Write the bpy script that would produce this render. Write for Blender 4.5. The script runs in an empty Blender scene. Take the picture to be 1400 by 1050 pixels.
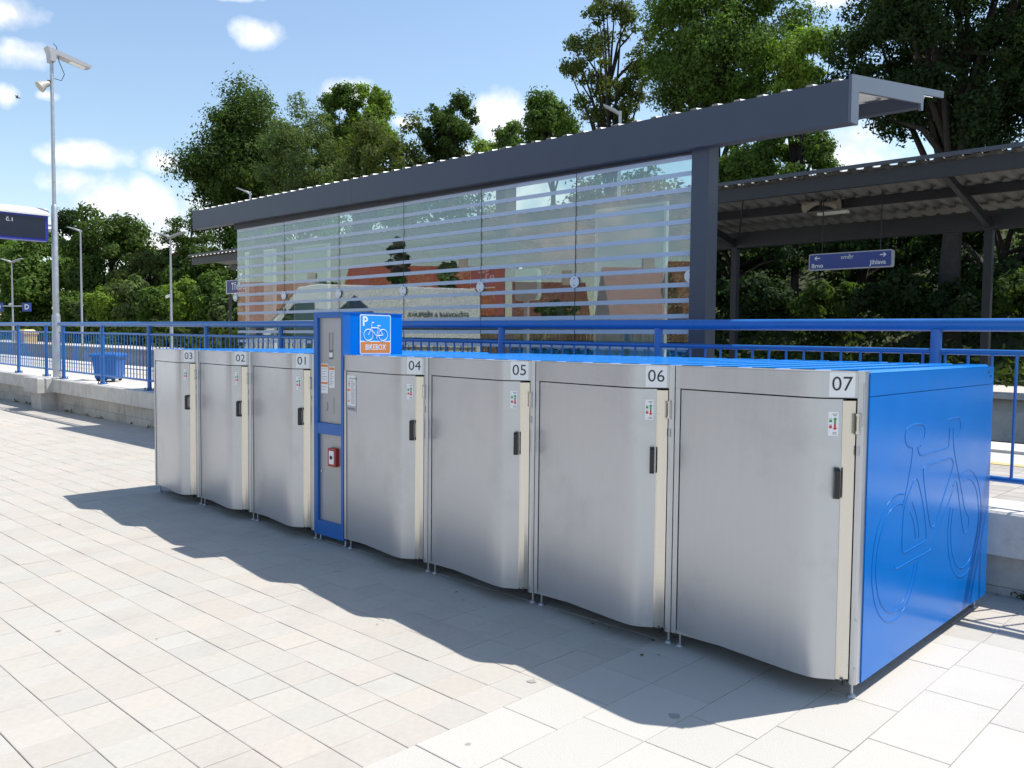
import bpy, math, random
import numpy as np
from mathutils import Vector, Matrix, Euler

R = math.radians
SC = bpy.context.scene
COL = SC.collection

# ------------------------------------------------------------------ camera
F_PX, YAW, PITCH, ROLL = 1165.155, R(-43.757), R(-2.956), R(0.537)
CAM = Vector((8.462, -3.674, 1.557))
_fw = Vector((math.sin(YAW)*math.cos(PITCH), math.cos(YAW)*math.cos(PITCH), math.sin(PITCH)))
_r = Vector((math.cos(YAW), -math.sin(YAW), 0)); _u = _r.cross(_fw)
_r2 = math.cos(ROLL)*_r + math.sin(ROLL)*_u
_u2 = -math.sin(ROLL)*_r + math.cos(ROLL)*_u
cd = bpy.data.cameras.new('camera'); cam = bpy.data.objects.new('camera', cd); COL.objects.link(cam)
cd.sensor_width = 36; cd.lens = 36*F_PX/1400; cd.clip_start = .05; cd.clip_end = 4000
m = Matrix((_r2, _u2, -_fw)).transposed().to_4x4(); m.translation = CAM; cam.matrix_world = m
SC.camera = cam
def pray(px, py): return _fw + _r2*((px-700)/F_PX) - _u2*((py-525)/F_PX)
def onY(px, py, Y): d = pray(px, py); return CAM + d*((Y-CAM.y)/d.y)
def onX(px, py, X): d = pray(px, py); return CAM + d*((X-CAM.x)/d.x)
def onZ(px, py, Z): d = pray(px, py); return CAM + d*((Z-CAM.z)/d.z)
def atD(px, py, D): return CAM + pray(px, py)*D
def proj(p):
    d = Vector(p)-CAM; z = d.dot(_fw)
    return (700+F_PX*d.dot(_r2)/z, 525-F_PX*d.dot(_u2)/z, z)

# ------------------------------------------------------------------ sun, sky, exposure
SUN = Vector((.39, .75, 1.436)).normalized()
SUN_EL = math.asin(SUN.z); SUN_AZ = math.atan2(SUN.x, SUN.y)
W = bpy.data.worlds.new('World'); SC.world = W; W.use_nodes = True
wn, wl = W.node_tree.nodes, W.node_tree.links
bg = wn['Background']; bg.inputs['Strength'].default_value = .14
sky = wn.new('ShaderNodeTexSky'); sky.sky_type = 'NISHITA'; sky.sun_disc = False
sky.sun_elevation = SUN_EL; sky.sun_rotation = SUN_AZ; sky.altitude = 300
sky.air_density = 1.25; sky.dust_density = .8; sky.ozone_density = 1.6
tc = wn.new('ShaderNodeTexCoord')
def wmath(op, a, b=None, clamp=False):
    n = wn.new('ShaderNodeMath'); n.operation = op; n.use_clamp = clamp
    for i, v in enumerate((a, b)):
        if v is None: continue
        if isinstance(v, (int, float)): n.inputs[i].default_value = v
        else: wl.new(v, n.inputs[i])
    return n.outputs[0]
def wdot(sock, vec):
    n = wn.new('ShaderNodeVectorMath'); n.operation = 'DOT_PRODUCT'
    wl.new(sock, n.inputs[0]); n.inputs[1].default_value = vec
    return n.outputs['Value']
DIR = tc.outputs['Generated']
nz = wn.new('ShaderNodeTexNoise'); nz.inputs['Scale'].default_value = 26; nz.inputs['Detail'].default_value = 6; nz.inputs['Roughness'].default_value = .52
wl.new(DIR, nz.inputs['Vector'])
nzv = wmath('MULTIPLY', wmath('SUBTRACT', nz.outputs['Fac'], .5), 3.0)
nz2 = wn.new('ShaderNodeTexNoise'); nz2.inputs['Scale'].default_value = 8; nz2.inputs['Detail'].default_value = 3
wl.new(DIR, nz2.inputs['Vector'])
nzv2 = wmath('MULTIPLY', wmath('SUBTRACT', nz2.outputs['Fac'], .5), 1.6)
nsum = wmath('ADD', nzv, nzv2)
clouds = [(357, 46, 42, 22, 1), (15, 18, 45, 24, 1), (35, 75, 44, 24, .9), (8, 131, 20, 17, .9), (66, 130, 22, 10, .55),
          (112, 211, 62, 20, .85), (96, 252, 46, 20, .8), (225, 222, 32, 22, .65), (190, 285, 95, 42, 1), (150, 330, 150, 40, .9),
          (480, 130, 60, 30, 1), (552, 168, 26, 12, .8), (690, 165, 55, 48, 1), (1150, 205, 90, 45, 1), (1135, -5, 38, 18, 1),
          (320, -8, 46, 10, .7), (700, 250, 160, 60, .9), (420, 320, 300, 40, .9)]
blobs = []
for (px, py, a, b, s) in clouds:
    c = pray(px, py).normalized(); e1 = Vector((c.y, -c.x, 0)).normalized(); e2 = e1.cross(c)
    if e2.z < 0: e2 = -e2
    blobs.append((c, e1, e2, a/F_PX*.9, b/F_PX*.9, s))
rnd = random.Random(11)
for i in range(14):                                   # the same kind of cumulus all round the horizon
    az = YAW + R(42) + (i+rnd.random()*.8)/14*R(276); el = R(rnd.choice((4, 8, 12, 18, 26, 38))+rnd.random()*6)
    c = Vector((math.sin(az)*math.cos(el), math.cos(az)*math.cos(el), math.sin(el)))
    e1 = Vector((c.y, -c.x, 0)).normalized(); e2 = e1.cross(c)
    if e2.z < 0: e2 = -e2
    a = .07+.10*rnd.random(); blobs.append((c, e1, e2, a, a*.42, .75+.25*rnd.random()))
rmin = None
for (c, e1, e2, a, b, s) in blobs:
    mp = wn.new('ShaderNodeMapping'); mp.vector_type = 'TEXTURE'; wl.new(DIR, mp.inputs['Vector'])
    mp.inputs['Location'].default_value = c; mp.inputs['Scale'].default_value = (a, b, .5)
    mp.inputs['Rotation'].default_value = Matrix((e1, e2, e1.cross(e2))).transposed().to_euler()
    ln = wn.new('ShaderNodeVectorMath'); ln.operation = 'LENGTH'; wl.new(mp.outputs[0], ln.inputs[0])
    r_ = wmath('ADD', ln.outputs['Value'], (1-s)*.45)
    rmin = r_ if rmin is None else wmath('MINIMUM', rmin, r_)
mask = wmath('MULTIPLY', wmath('ADD', wmath('SUBTRACT', 1.0, rmin), wmath('MULTIPLY', nsum, .55)), 1.35, True)
mixc = wn.new('ShaderNodeMix'); mixc.data_type = 'RGBA'
wl.new(mask, mixc.inputs[0]); wl.new(sky.outputs[0], mixc.inputs[6]); cmx = wn.new('ShaderNodeMix'); cmx.data_type = 'RGBA'; wl.new(wmath('MULTIPLY', wmath('SUBTRACT', nz.outputs['Fac'], .35), 3.0, True), cmx.inputs[0]); cmx.inputs[6].default_value = (5.0, 5.3, 5.8, 1); cmx.inputs[7].default_value = (7.4, 7.4, 7.5, 1); wl.new(cmx.outputs[2], mixc.inputs[7])
wl.new(mixc.outputs[2], bg.inputs['Color'])
sl = bpy.data.lights.new('sun', 'SUN'); sl.energy = 5.0; sl.angle = R(.53); sl.color = (1, .955, .89)
so = bpy.data.objects.new('sun', sl); COL.objects.link(so); so.rotation_euler = SUN.to_track_quat('Z', 'Y').to_euler(); so.location = (20, 40, 60)
SC.render.engine = 'CYCLES'
SC.view_settings.view_transform = 'Standard'; SC.view_settings.look = 'None'
SC.view_settings.exposure = .4; SC.view_settings.gamma = 1
SC.cycles.transparent_max_bounces = 16; SC.cycles.max_bounces = 8; SC.cycles.glossy_bounces = 5

# ------------------------------------------------------------------ materials
MATS = {}
def mat(name, col, rough=.6, metal=0., var=0., vscale=6., bump=0., bscale=60., island=0., objrand=0., spec=.5, coat=0., stretch=None, rvar=0., trans=0., dirt=None, hue=None):
    if name in MATS: return MATS[name]
    M = bpy.data.materials.new(name); M.use_nodes = True; n, l = M.node_tree.nodes, M.node_tree.links
    P = n['Principled BSDF']; P.inputs['Base Color'].default_value = (*col, 1); P.inputs['Roughness'].default_value = rough
    P.inputs['Metallic'].default_value = metal; P.inputs['Specular IOR Level'].default_value = spec
    if coat: P.inputs['Coat Weight'].default_value = coat; P.inputs['Coat Roughness'].default_value = .08
    tcn = n.new('ShaderNodeTexCoord'); vec = tcn.outputs['Object']
    if stretch:
        mp = n.new('ShaderNodeMapping'); mp.inputs['Scale'].default_value = stretch; l.new(vec, mp.inputs[0]); vec = mp.outputs[0]
    cur = None
    if hue:                                             # each piece leans towards one of two batch colours
        ri = n.new('ShaderNodeNewGeometry').outputs['Random Per Island'] if island else n.new('ShaderNodeObjectInfo').outputs['Random']
        a1 = n.new('ShaderNodeMath'); a1.operation = 'MULTIPLY'; a1.inputs[1].default_value = 7.31; l.new(ri, a1.inputs[0])
        a2 = n.new('ShaderNodeMath'); a2.operation = 'FRACT'; l.new(a1.outputs[0], a2.inputs[0])
        hm_ = n.new('ShaderNodeMix'); hm_.data_type = 'RGBA'; l.new(a2.outputs[0], hm_.inputs[0]); hm_.inputs[6].default_value = (*col, 1); hm_.inputs[7].default_value = (*hue, 1); cur = hm_.outputs[2]
    def mulv(fac_sock, lo, hi):
        nonlocal cur
        mr = n.new('ShaderNodeMapRange'); l.new(fac_sock, mr.inputs[0]); mr.inputs[3].default_value = lo; mr.inputs[4].default_value = hi
        if cur is None:
            rgb = n.new('ShaderNodeRGB'); rgb.outputs[0].default_value = (*col, 1); cur = rgb.outputs[0]
        mx = n.new('ShaderNodeVectorMath'); mx.operation = 'SCALE'; l.new(cur, mx.inputs[0]); l.new(mr.outputs[0], mx.inputs['Scale']); cur = mx.outputs[0]
    if var:
        t = n.new('ShaderNodeTexNoise'); t.inputs['Scale'].default_value = vscale; t.inputs['Detail'].default_value = 6; t.inputs['Roughness'].default_value = .65
        l.new(vec, t.inputs['Vector']); mr = n.new('ShaderNodeMapRange'); l.new(t.outputs['Fac'], mr.inputs[0]); mr.inputs[1].default_value = .3; mr.inputs[2].default_value = .7
        mulv(mr.outputs[0], 1-var, 1+var)
        if rvar:
            m2 = n.new('ShaderNodeMapRange'); l.new(t.outputs['Fac'], m2.inputs[0]); m2.inputs[1].default_value = .3; m2.inputs[2].default_value = .7
            m2.inputs[3].default_value = rough-rvar; m2.inputs[4].default_value = rough+rvar; l.new(m2.outputs[0], P.inputs['Roughness'])
    if island:
        g = n.new('ShaderNodeNewGeometry'); mulv(g.outputs['Random Per Island'], 1-island, 1+island)
    if objrand:
        g = n.new('ShaderNodeObjectInfo'); mulv(g.outputs['Random'], 1-objrand, 1+objrand)
    if dirt:
        t = n.new('ShaderNodeTexNoise'); t.inputs['Scale'].default_value = dirt[1]; t.inputs['Detail'].default_value = 8; t.inputs['Roughness'].default_value = .7
        if objrand or island: l.new(n.new('ShaderNodeNewGeometry').outputs['Position'], t.inputs['Vector'])
        else:
            oi = n.new('ShaderNodeObjectInfo'); va = n.new('ShaderNodeVectorMath'); va.operation = 'MULTIPLY_ADD'; l.new(oi.outputs['Random'], va.inputs[0]); va.inputs[1].default_value = (19, 31, 47); l.new(tcn.outputs['Object'], va.inputs[2]); l.new(va.outputs[0], t.inputs['Vector'])
        mr = n.new('ShaderNodeMapRange'); l.new(t.outputs['Fac'], mr.inputs[0]); mr.inputs[1].default_value = .52; mr.inputs[2].default_value = .72
        mulv(mr.outputs[0], 1, 1-dirt[0])
    if cur is not None: l.new(cur, P.inputs['Base Color'])
    if bump:
        t = n.new('ShaderNodeTexNoise'); t.inputs['Scale'].default_value = bscale; t.inputs['Detail'].default_value = 4; l.new(vec, t.inputs['Vector'])
        b = n.new('ShaderNodeBump'); b.inputs['Strength'].default_value = bump; b.inputs['Distance'].default_value = .01
        l.new(t.outputs['Fac'], b.inputs['Height']); l.new(b.outputs[0], P.inputs['Normal'])
    if trans:
        tr = n.new('ShaderNodeBsdfTranslucent'); mx = n.new('ShaderNodeMixShader'); mx.inputs[0].default_value = trans
        if cur is not None:
            sc = n.new('ShaderNodeVectorMath'); sc.operation = 'MULTIPLY'; sc.inputs[1].default_value = (1.5, 1.7, .7); l.new(cur, sc.inputs[0]); l.new(sc.outputs[0], tr.inputs[0])
        l.new(P.outputs[0], mx.inputs[1]); l.new(tr.outputs[0], mx.inputs[2]); l.new(mx.outputs[0], n['Material Output'].inputs[0])
    MATS[name] = M; return M
def glass_mat(name, tint, ior=1.5, rough=0.):
    M = bpy.data.materials.new(name); M.use_nodes = True; n, l = M.node_tree.nodes, M.node_tree.links
    n.remove(n['Principled BSDF'])
    t = n.new('ShaderNodeBsdfTransparent'); t.inputs[0].default_value = (*tint, 1)
    g = n.new('ShaderNodeBsdfGlossy'); g.inputs['Roughness'].default_value = rough; g.inputs['Color'].default_value = (1, 1, 1, 1)
    f = n.new('ShaderNodeFresnel'); ge = n.new('ShaderNodeNewGeometry'); mr = n.new('ShaderNodeMapRange'); l.new(ge.outputs['Backfacing'], mr.inputs[0])
    mr.inputs[3].default_value = ior; mr.inputs[4].default_value = 1/ior; l.new(mr.outputs[0], f.inputs[0])   # same reflectance on both faces of the pane
    mx = n.new('ShaderNodeMixShader'); l.new(f.outputs[0], mx.inputs[0]); l.new(t.outputs[0], mx.inputs[1]); l.new(g.outputs[0], mx.inputs[2])
    l.new(mx.outputs[0], n['Material Output'].inputs[0]); MATS[name] = M; return M
def film_mat(name, col, op):
    M = bpy.data.materials.new(name); M.use_nodes = True; n, l = M.node_tree.nodes, M.node_tree.links
    P = n['Principled BSDF']; P.inputs['Base Color'].default_value = (*col, 1); P.inputs['Roughness'].default_value = .5; P.inputs['Alpha'].default_value = op
    MATS[name] = M; return M

STEEL = mat('brushed_locker_steel', (.495, .515, .55), .34, .75, .022, 40., .015, 220, rvar=.03, dirt=(.13, 2.0), stretch=(1, 1, .06))
TRIM = mat('stainless_trim', (.62, .605, .565), .25, 1., .05, 8., rvar=.06, stretch=(1, 1, .15))
FRAME = mat('steel_frame', (.52, .535, .56), .38, .8, .05, 5.)
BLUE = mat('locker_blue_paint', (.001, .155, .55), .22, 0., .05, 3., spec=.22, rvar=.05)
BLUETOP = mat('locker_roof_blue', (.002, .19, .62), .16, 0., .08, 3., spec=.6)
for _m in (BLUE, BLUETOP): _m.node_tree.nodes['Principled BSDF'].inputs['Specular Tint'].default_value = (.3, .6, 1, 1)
CAB = mat('cabinet_blue', (.008, .12, .42), .35, 0., .04)
RAILB = mat('railing_blue_paint', (.020, .14, .42), .33, 0., .10, 4., rvar=.08, spec=.5)
BLACK = mat('black_plastic', (.012, .012, .014), .4)
DARK = mat('gap_shade_black', (.01, .01, .012), .8)
WHITE = mat('white_print', (.78, .79, .80), .45)
INK = mat('black_print', (.02, .02, .022), .5)
GREYINK = mat('grey_print', (.28, .29, .31), .6)
RED = mat('red_plastic', (.33, .02, .025), .35)
GREENP = mat('green_print', (.03, .30, .08), .5)
REDP = mat('red_print', (.55, .03, .03), .5)
ORANGE = mat('orange_print', (.72, .22, .035), .5)
SIGNBLUE = mat('sign_light_blue', (.015, .29, .75), .4)
NAVY = mat('navy_sign', (.012, .022, .14), .4)
TILE = mat('beige_paving', (.42, .385, .335), .85, 0, .05, 30., .12, 160., objrand=.04, dirt=(.12, 1.3), hue=(.405, .387, .346))
TILES = mat('beige_paving_far', (.42, .385, .335), .85, 0, .05, 30., .12, 160., island=.04, dirt=(.12, 1.3), hue=(.405, .387, .346))
SLAB = mat('white_paving', (.45, .43, .39), .8, 0, .06, 150., .25, 140., objrand=.035, dirt=(.08, 1.1))
SLABS = mat('white_paving_far', (.45, .43, .39), .8, 0, .06, 150., .2, 140., island=.035, dirt=(.08, 1.1))
SAND = mat('joint_sand', (.43, .40, .35), .95, 0, .25, 30.)
CONC = mat('cast_concrete', (.56, .535, .49), .85, 0, .12, 5., .3, 45., dirt=(.3, 2.4))
BLOCK = mat('wall_block_concrete', (.44, .415, .365), .9, 0, .14, 7., .45, 35., objrand=.08, dirt=(.35, 1.7))
ANTH = mat('anthracite_paint', (.050, .060, .084), .42, 0, .05, 4.)
ANTHD = mat('dark_steel_paint', (.020, .021, .027), .5, 0, .1, 4.)
GALV = mat('galvanised_steel', (.46, .475, .50), .42, .65, .12, 9., rvar=.06)
SHEET = mat('corrugated_sheet', (.21, .205, .195), .5, .15, .12, 3.)
ROOFW = mat('roof_sheet_white', (.75, .75, .74), .45, 0, .05, 3.)
BARK = mat('bark', (.035, .029, .024), .95, 0, .3, 6., .6, 20.)
BALLAST = mat('ballast', (.16, .145, .13), .95, 0, .4, 18., .8, 22.)
PLATF = mat('platform_concrete', (.47, .45, .41), .9, 0, .12, 5., .3, 30.)
HILL = mat('hillside_soil', (.050, .062, .022), .95, 0, .5, .5, .6, 4.)
ASPH = mat('plaza_bed', (.40, .37, .32), .95, 0, .15, 2., .3, 30.)
YEL = mat('yellow_paint', (.50, .41, .17), .6)
LEAFS = {}
def leaf(name, col, tr=.35):
    if name not in LEAFS: LEAFS[name] = mat('leaf_'+name, col, .7, 0, .25, .35, island=.30, trans=tr, spec=.08)
    return LEAFS[name]
GLASS = glass_mat('pane_glass', (.74, .82, .80), 2.1)
CABGL = glass_mat('tinted_glass', (.35, .42, .42), 1.55)
FILM = film_mat('white_stripe_film', (.56, .63, .74), .82)

# ------------------------------------------------------------------ mesh helpers
class MB:
    def __init__(s): s.v = []; s.f = []; s.sm = []
    def add(s, vs, fs, smooth=False):
        o = len(s.v); s.v += [tuple(x) for x in vs]; s.f += [tuple(i+o for i in f) for f in fs]; s.sm += [smooth]*len(fs); return s
    def box(s, x0, x1, y0, y1, z0, z1):
        return s.add([(x0,y0,z0),(x1,y0,z0),(x1,y1,z0),(x0,y1,z0),(x0,y0,z1),(x1,y0,z1),(x1,y1,z1),(x0,y1,z1)],
                     [(0,3,2,1),(4,5,6,7),(0,1,5,4),(1,2,6,5),(2,3,7,6),(3,0,4,7)])
    def bbox(s, x0, x1, y0, y1, z0, z1, b=.004):      # box with chamfered vertical and top edges
        return s.prism([(x0+b,y0),(x1-b,y0),(x1,y0+b),(x1,y1-b),(x1-b,y1),(x0+b,y1),(x0,y1-b),(x0,y0+b)], z0, z1, top=b)
    def prism(s, poly, z0, z1, axis='z', smooth=False, top=0.):
        n = len(poly)
        def P(p, h):
            return (p[0], p[1], h) if axis == 'z' else ((p[0], h, p[1]) if axis == 'y' else (h, p[0], p[1]))
        if top:
            cx = sum(p[0] for p in poly)/n; cy = sum(p[1] for p in poly)/n
            w = max(p[0] for p in poly)-min(p[0] for p in poly); d = max(p[1] for p in poly)-min(p[1] for p in poly)
            ins = [(cx+(p[0]-cx)*(1-2*top/w), cy+(p[1]-cy)*(1-2*top/d)) for p in poly]
            vs = [P(p, z0) for p in poly]+[P(p, z1-top) for p in poly]+[P(p, z1) for p in ins]
            fs = [tuple(range(n))[::-1], tuple(range(2*n, 3*n))]
            for k in range(2):
                fs += [(k*n+i, k*n+(i+1) % n, (k+1)*n+(i+1) % n, (k+1)*n+i) for i in range(n)]
            return s.add(vs, fs)
        vs = [P(p, z0) for p in poly]+[P(p, z1) for p in poly]
        s.add(vs, [tuple(range(n))[::-1], tuple(range(n, 2*n))])
        return s.add(vs, [(i, (i+1) % n, n+(i+1) % n, n+i) for i in range(n)], smooth)
    def tube(s, pts, r, n=10, cap=True, closed=False):
        pts = [Vector(p) for p in pts]; m = len(pts); rr = r if isinstance(r, (list, tuple)) else [r]*m
        vs = []; fs = []; prev = None
        for i, p in enumerate(pts):
            if closed: t = pts[(i+1) % m]-pts[i-1]
            else: t = (pts[min(i+1, m-1)]-pts[max(i-1, 0)])
            t.normalize()
            if prev is None:
                a = Vector((0, 0, 1)) if abs(t.z) < .9 else Vector((1, 0, 0)); e = t.cross(a).normalized()
            else: e = (prev-t*prev.dot(t)).normalized()
            prev = e; g = t.cross(e)
            for k in range(n):
                an = 2*math.pi*k/n; vs.append(p+(e*math.cos(an)+g*math.sin(an))*rr[i])
        for i in range(m if closed else m-1):
            j = (i+1) % m
            for k in range(n): fs.append((i*n+k, i*n+(k+1) % n, j*n+(k+1) % n, j*n+k))
        s.add(vs, fs, True)
        if cap and not closed: s.add(vs[:n], [tuple(range(n))[::-1]]); s.add(vs[-n:], [tuple(range(n))])
        return s
    def disc(s, c, nrm, r, n=24, th=.004):
        c = Vector(c); nrm = Vector(nrm).normalized(); return s.tube([c, c+nrm*th], r, n)
    def build(s, name, mt, parent=None, loc=None, rot=None, sharp=None):
        me = bpy.data.meshes.new(name); me.from_pydata(s.v, [], s.f); me.materials.append(mt)
        if any(s.sm): me.polygons.foreach_set('use_smooth', s.sm)
        if sharp is not None: me.set_sharp_from_angle(angle=R(sharp))
        return link(name, me, parent, loc, rot)
def link(name, me, parent=None, loc=None, rot=None):
    o = bpy.data.objects.new(name, me); COL.objects.link(o)
    if parent: o.parent = parent
    if loc is not None: o.location = loc
    if rot is not None: o.rotation_euler = rot
    return o
def empty(name, loc=(0, 0, 0), rz=0, rot=None):
    o = bpy.data.objects.new(name, None); COL.objects.link(o); o.location = loc; o.rotation_euler = rot or (0, 0, rz); o.empty_display_size = .2; return o
def tag(o, label=None, cat=None, group=None, kind=None):
    if label: o['label'] = label
    if cat: o['category'] = cat
    if group: o['group'] = group
    if kind: o['kind'] = kind
    return o
def text(name, body, size, mt, parent, loc, rot, extrude=.0006, ax='CENTER', ay='CENTER', bold=0., sx=1.):
    c = bpy.data.curves.new(name, 'FONT'); c.body = body; c.size = size; c.extrude = extrude; c.align_x = ax; c.align_y = ay; c.offset = bold; c.resolution_u = 3
    t = bpy.data.objects.new('tmp', c); COL.objects.link(t)
    me = bpy.data.meshes.new_from_object(t.evaluated_get(bpy.context.evaluated_depsgraph_get()))
    bpy.data.objects.remove(t); bpy.data.curves.remove(c)
    me.materials.clear(); me.materials.append(mt); me.name = name
    o = link(name, me, parent, loc, rot); o.scale = (sx, 1, 1); return o
def rrect(x0, x1, y0, y1, r, n=5):
    out = []
    for cx, cy, a0 in ((x1-r, y0+r, -90), (x1-r, y1-r, 0), (x0+r, y1-r, 90), (x0+r, y0+r, 180)):
        for k in range(n+1): a = R(a0+90*k/n); out.append((cx+r*math.cos(a), cy+r*math.sin(a)))
    return out

# frame of the platform side: it rises and turns very slightly towards the left
TF_LOC = Vector((0, .1496, .0475)); TF_ROT = (0, .0068, -.0215)
TFM = Matrix.LocRotScale(TF_LOC, Euler(TF_ROT), None)
def TW(u, v, h): return TFM @ Vector((u, v, h))

# ================================================================== SETTING
# --- plaza bed, with the paving laid on it
g = MB(); g.add([(-700,-700,-.0045),(700,-700,-.0045),(700,-12.4,-.0045),(-700,17.7,-.0045)], [(0,1,2,3)])
plaza = tag(g.build('plaza_ground', ASPH), kind='structure')
PX, PY = .2045, .21
def tile_geom(mb, x0, x1, y0, y1, gx, gy, ch, dz, tx=0, ty=0):
    a, b, c, d = x0+gx, x1-gx, y0+gy, y1-gy
    zt = lambda x, y: dz+tx*(x-(x0+x1)/2)+ty*(y-(y0+y1)/2)
    vs = [(a,c,-.012),(b,c,-.012),(b,d,-.012),(a,d,-.012)]
    vs += [(x,y,zt(x,y)-ch*.7) for x,y in ((a,c),(b,c),(b,d),(a,d))]
    ci = ch
    vs += [(x,y,zt(x,y)) for x,y in ((a+ci*.6,c+ci),(b-ci*.6,c+ci),(b-ci*.6,d-ci),(a+ci*.6,d-ci))]
    fs = [(8,9,10,11)]
    for k in (0, 4): fs += [(k+i, k+(i+1) % 4, k+4+(i+1) % 4, k+4+i) for i in range(4)]
    mb.add(vs, fs)
rnd = random.Random(5)
cells = []
def wall_y(x): return 2.24+(6.96-x)*.0215
def grid(xa, xb, ya, yb, xo, yo):
    i0 = math.floor((xa-xo)/PX); i1 = math.ceil((xb-xo)/PX); j0 = math.floor((ya-yo)/PY); j1 = math.ceil((yb-yo)/PY)
    for i in range(i0, i1):
        for j in range(j0, j1):
            x0, x1 = xo+i*PX, xo+(i+1)*PX; y0, y1 = yo+j*PY, yo+(j+1)*PY
            x0, x1 = max(x0, xa), min(x1, xb); y0, y1 = max(y0, ya), min(y1, yb)
            if x1-x0 < .03 or y1-y0 < .03: continue
            cells.append((x0, x1, y0, y1))
grid(-26, 5.99, -6.5, 2.68, 5.99, -1.015); grid(5.99, 11, 1.19, 2.3, 5.99, 1.19)
def vis_rank(c):
    x, y, z = proj(((c[0]+c[1])/2, (c[2]+c[3])/2, 0))
    p = (c[0]+c[1])/2, (c[2]+c[3])/2
    if z < .3 or not (-20 < x < 1420 and 0 < y < 1070): return 1e9
    if 0.1 < p[0] < 7 and 0.05 < p[1]: return 1e8
    return z
cells.sort(key=vis_rank)
tmesh = []
for k in range(10):
    mb = MB(); tile_geom(mb, -PX/2, PX/2, -PY/2, PY/2, .0009, .0013, .0024, 0, rnd.uniform(-.006, .006), rnd.uniform(-.006, .006))
    me = bpy.data.meshes.new('paving_tile'); me.from_pydata(mb.v, [], mb.f); me.materials.append(TILE); tmesh.append(me)
rest = MB(); nind = 0
for c in cells:
    full = abs(c[1]-c[0]-PX) < .002 and abs(c[3]-c[2]-PY) < .002
    if nind < 300 and full and vis_rank(c) < 1e7:
        link('paving_tile', rnd.choice(tmesh), plaza, ((c[0]+c[1])/2, (c[2]+c[3])/2, rnd.uniform(-.0012, .0012))); nind += 1
    else: tile_geom(rest, *c, .0009, .0013, .0024, rnd.uniform(-.0012, .0012), rnd.uniform(-.005, .005), rnd.uniform(-.005, .005))
tag(rest.build('paving_tiles', TILES, plaza), kind='stuff')
# white slabs in rows of mixed lengths
known = {0: [-1.612, -1.13, -.80, -.47, -.143], 1: [-1.454, -.967, -.48, -.156], 2: [-.965, -.637], 3: [-.476, .017, .68, 1.015], 4: [-.316, .34, .761], 5: [.178]}
slabs = []
for r_ in range(22):
    x0 = 5.99+.305*r_; x1 = x0+.305; js = list(known.get(r_, [rnd.uniform(-.3, .3)]))
    while js[0] > -7: js.insert(0, js[0]-rnd.choice((.33, .49, .66, .49)))
    while js[-1] < 1.19: js.append(js[-1]+rnd.choice((.33, .49, .66)))
    js[-1] = 1.19
    if js[-1]-js[-2] < .1: js.pop(-2)
    for a, b in zip(js, js[1:]): slabs.append((x0, x1, a, b))
rest = MB(); ns = 0
for c in sorted(slabs, key=vis_rank):
    if vis_rank(c) < 1e7 and ns < 290:
        mb = MB(); w, h = (c[1]-c[0])/2, (c[3]-c[2])/2
        tile_geom(mb, -w, w, -h, h, .0012, .0014, .0025, 0, rnd.uniform(-.003, .003), rnd.uniform(-.003, .003))
        mb.build('paving_slab', SLAB, plaza, ((c[0]+c[1])/2, (c[2]+c[3])/2, .001+rnd.uniform(-.0008, .0008))); ns += 1
    else: tile_geom(rest, *c, .0012, .0014, .0025, .001)
tag(rest.build('paving_slabs', SLABS, plaza), kind='stuff')

# --- platform, track bed, second platform, hillside (platform-side frame)
def tf(mb, name, mt, kind='structure', parent=None):
    o = mb.build(name, mt, parent)
    if parent is None: o.location = TF_LOC; o.rotation_euler = TF_ROT
    if kind: o['kind'] = kind
    return o
p1 = tf(MB().box(-420, 120, 2.56, 6.2, -.6, .50), 'platform', PLATF)
rest = MB()
for i in range(-10, 60):
    for j in range(0, 9):
        x0 = 12-i*.2; tile_geom(rest, x0, x0+.2, 2.66+j*.2, 2.86+j*.2, .003, .003, .005, 0)
rest.v = [(x, y, z+.522) for x, y, z in rest.v]
tag(rest.build('platform_pavers', mat('platform_paver', (.36, .335, .30), .9, 0, .1, 9., island=.1), p1), kind='stuff')
MB().box(-420, 120, 4.62, 4.76, .5, .506).build('yellow_line', YEL, p1)
MB().box(-420, 120, 5.55, 6.24, .5, .53).build('platform_edge', CONC, p1)
tf(MB().add([(-420,6.0,-.22),(120,6.0,-.22),(120,13,-.22),(-420,13,-.22)], [(0,1,2,3)]), 'track_bed', BALLAST)
p2 = tf(MB().box(-420, 120, 12.5, 17.6, -.6, .62), 'far_platform', PLATF)
MB().box(-420, 120, 12.38, 13.1, .62, .70).build('platform_edge', CONC, p2)
for k in range(14):
    MB().box(-40+k*4+.02, -36+k*4-.02, 12.44, 12.5, -.2, .40).build('face_panel', CONC, p2)
for v in (7.2, 8.64, 10.0, 11.44):
    o = tf(MB().box(-420, 120, v-.035, v+.035, -.06, .0).box(-420, 120, v-.012, v+.012, -.16, -.06).box(-420, 120, v-.07, v+.07, -.2, -.16), 'rail_track', mat('rail_steel', (.18, .13, .10), .5, .6, .2), None)
    tag(o, {7.2: 'worn steel rail beside the near platform edge', 8.64: 'worn steel rail of the near track, away from the edge', 10.0: 'worn steel rail of the far track, on its near side', 11.44: 'worn steel rail against the far platform face'}[v], 'rail')
def hill_h(X, Y):
    t = min(max((Y-18.2-(6.98-X)*.0215)/16, 0), 1); s = t*t*(3-2*t)
    a = 1.0 if X > -30 else max(.45, 1-(-30-X)/110)
    return .5+(6.98-X)*.0068+s*6.5*a+max(0, min(Y-34, 40))*.09*a
xs = list(range(-420, -120, 30))+list(range(-120, 60, 4))+list(range(60, 421, 30)); ys = [17.2]+[18+k*1.5 for k in range(16)]+[44, 50, 60, 80, 120, 200, 400, 700]
vs = []; fs = []; rh = random.Random(3)
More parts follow.
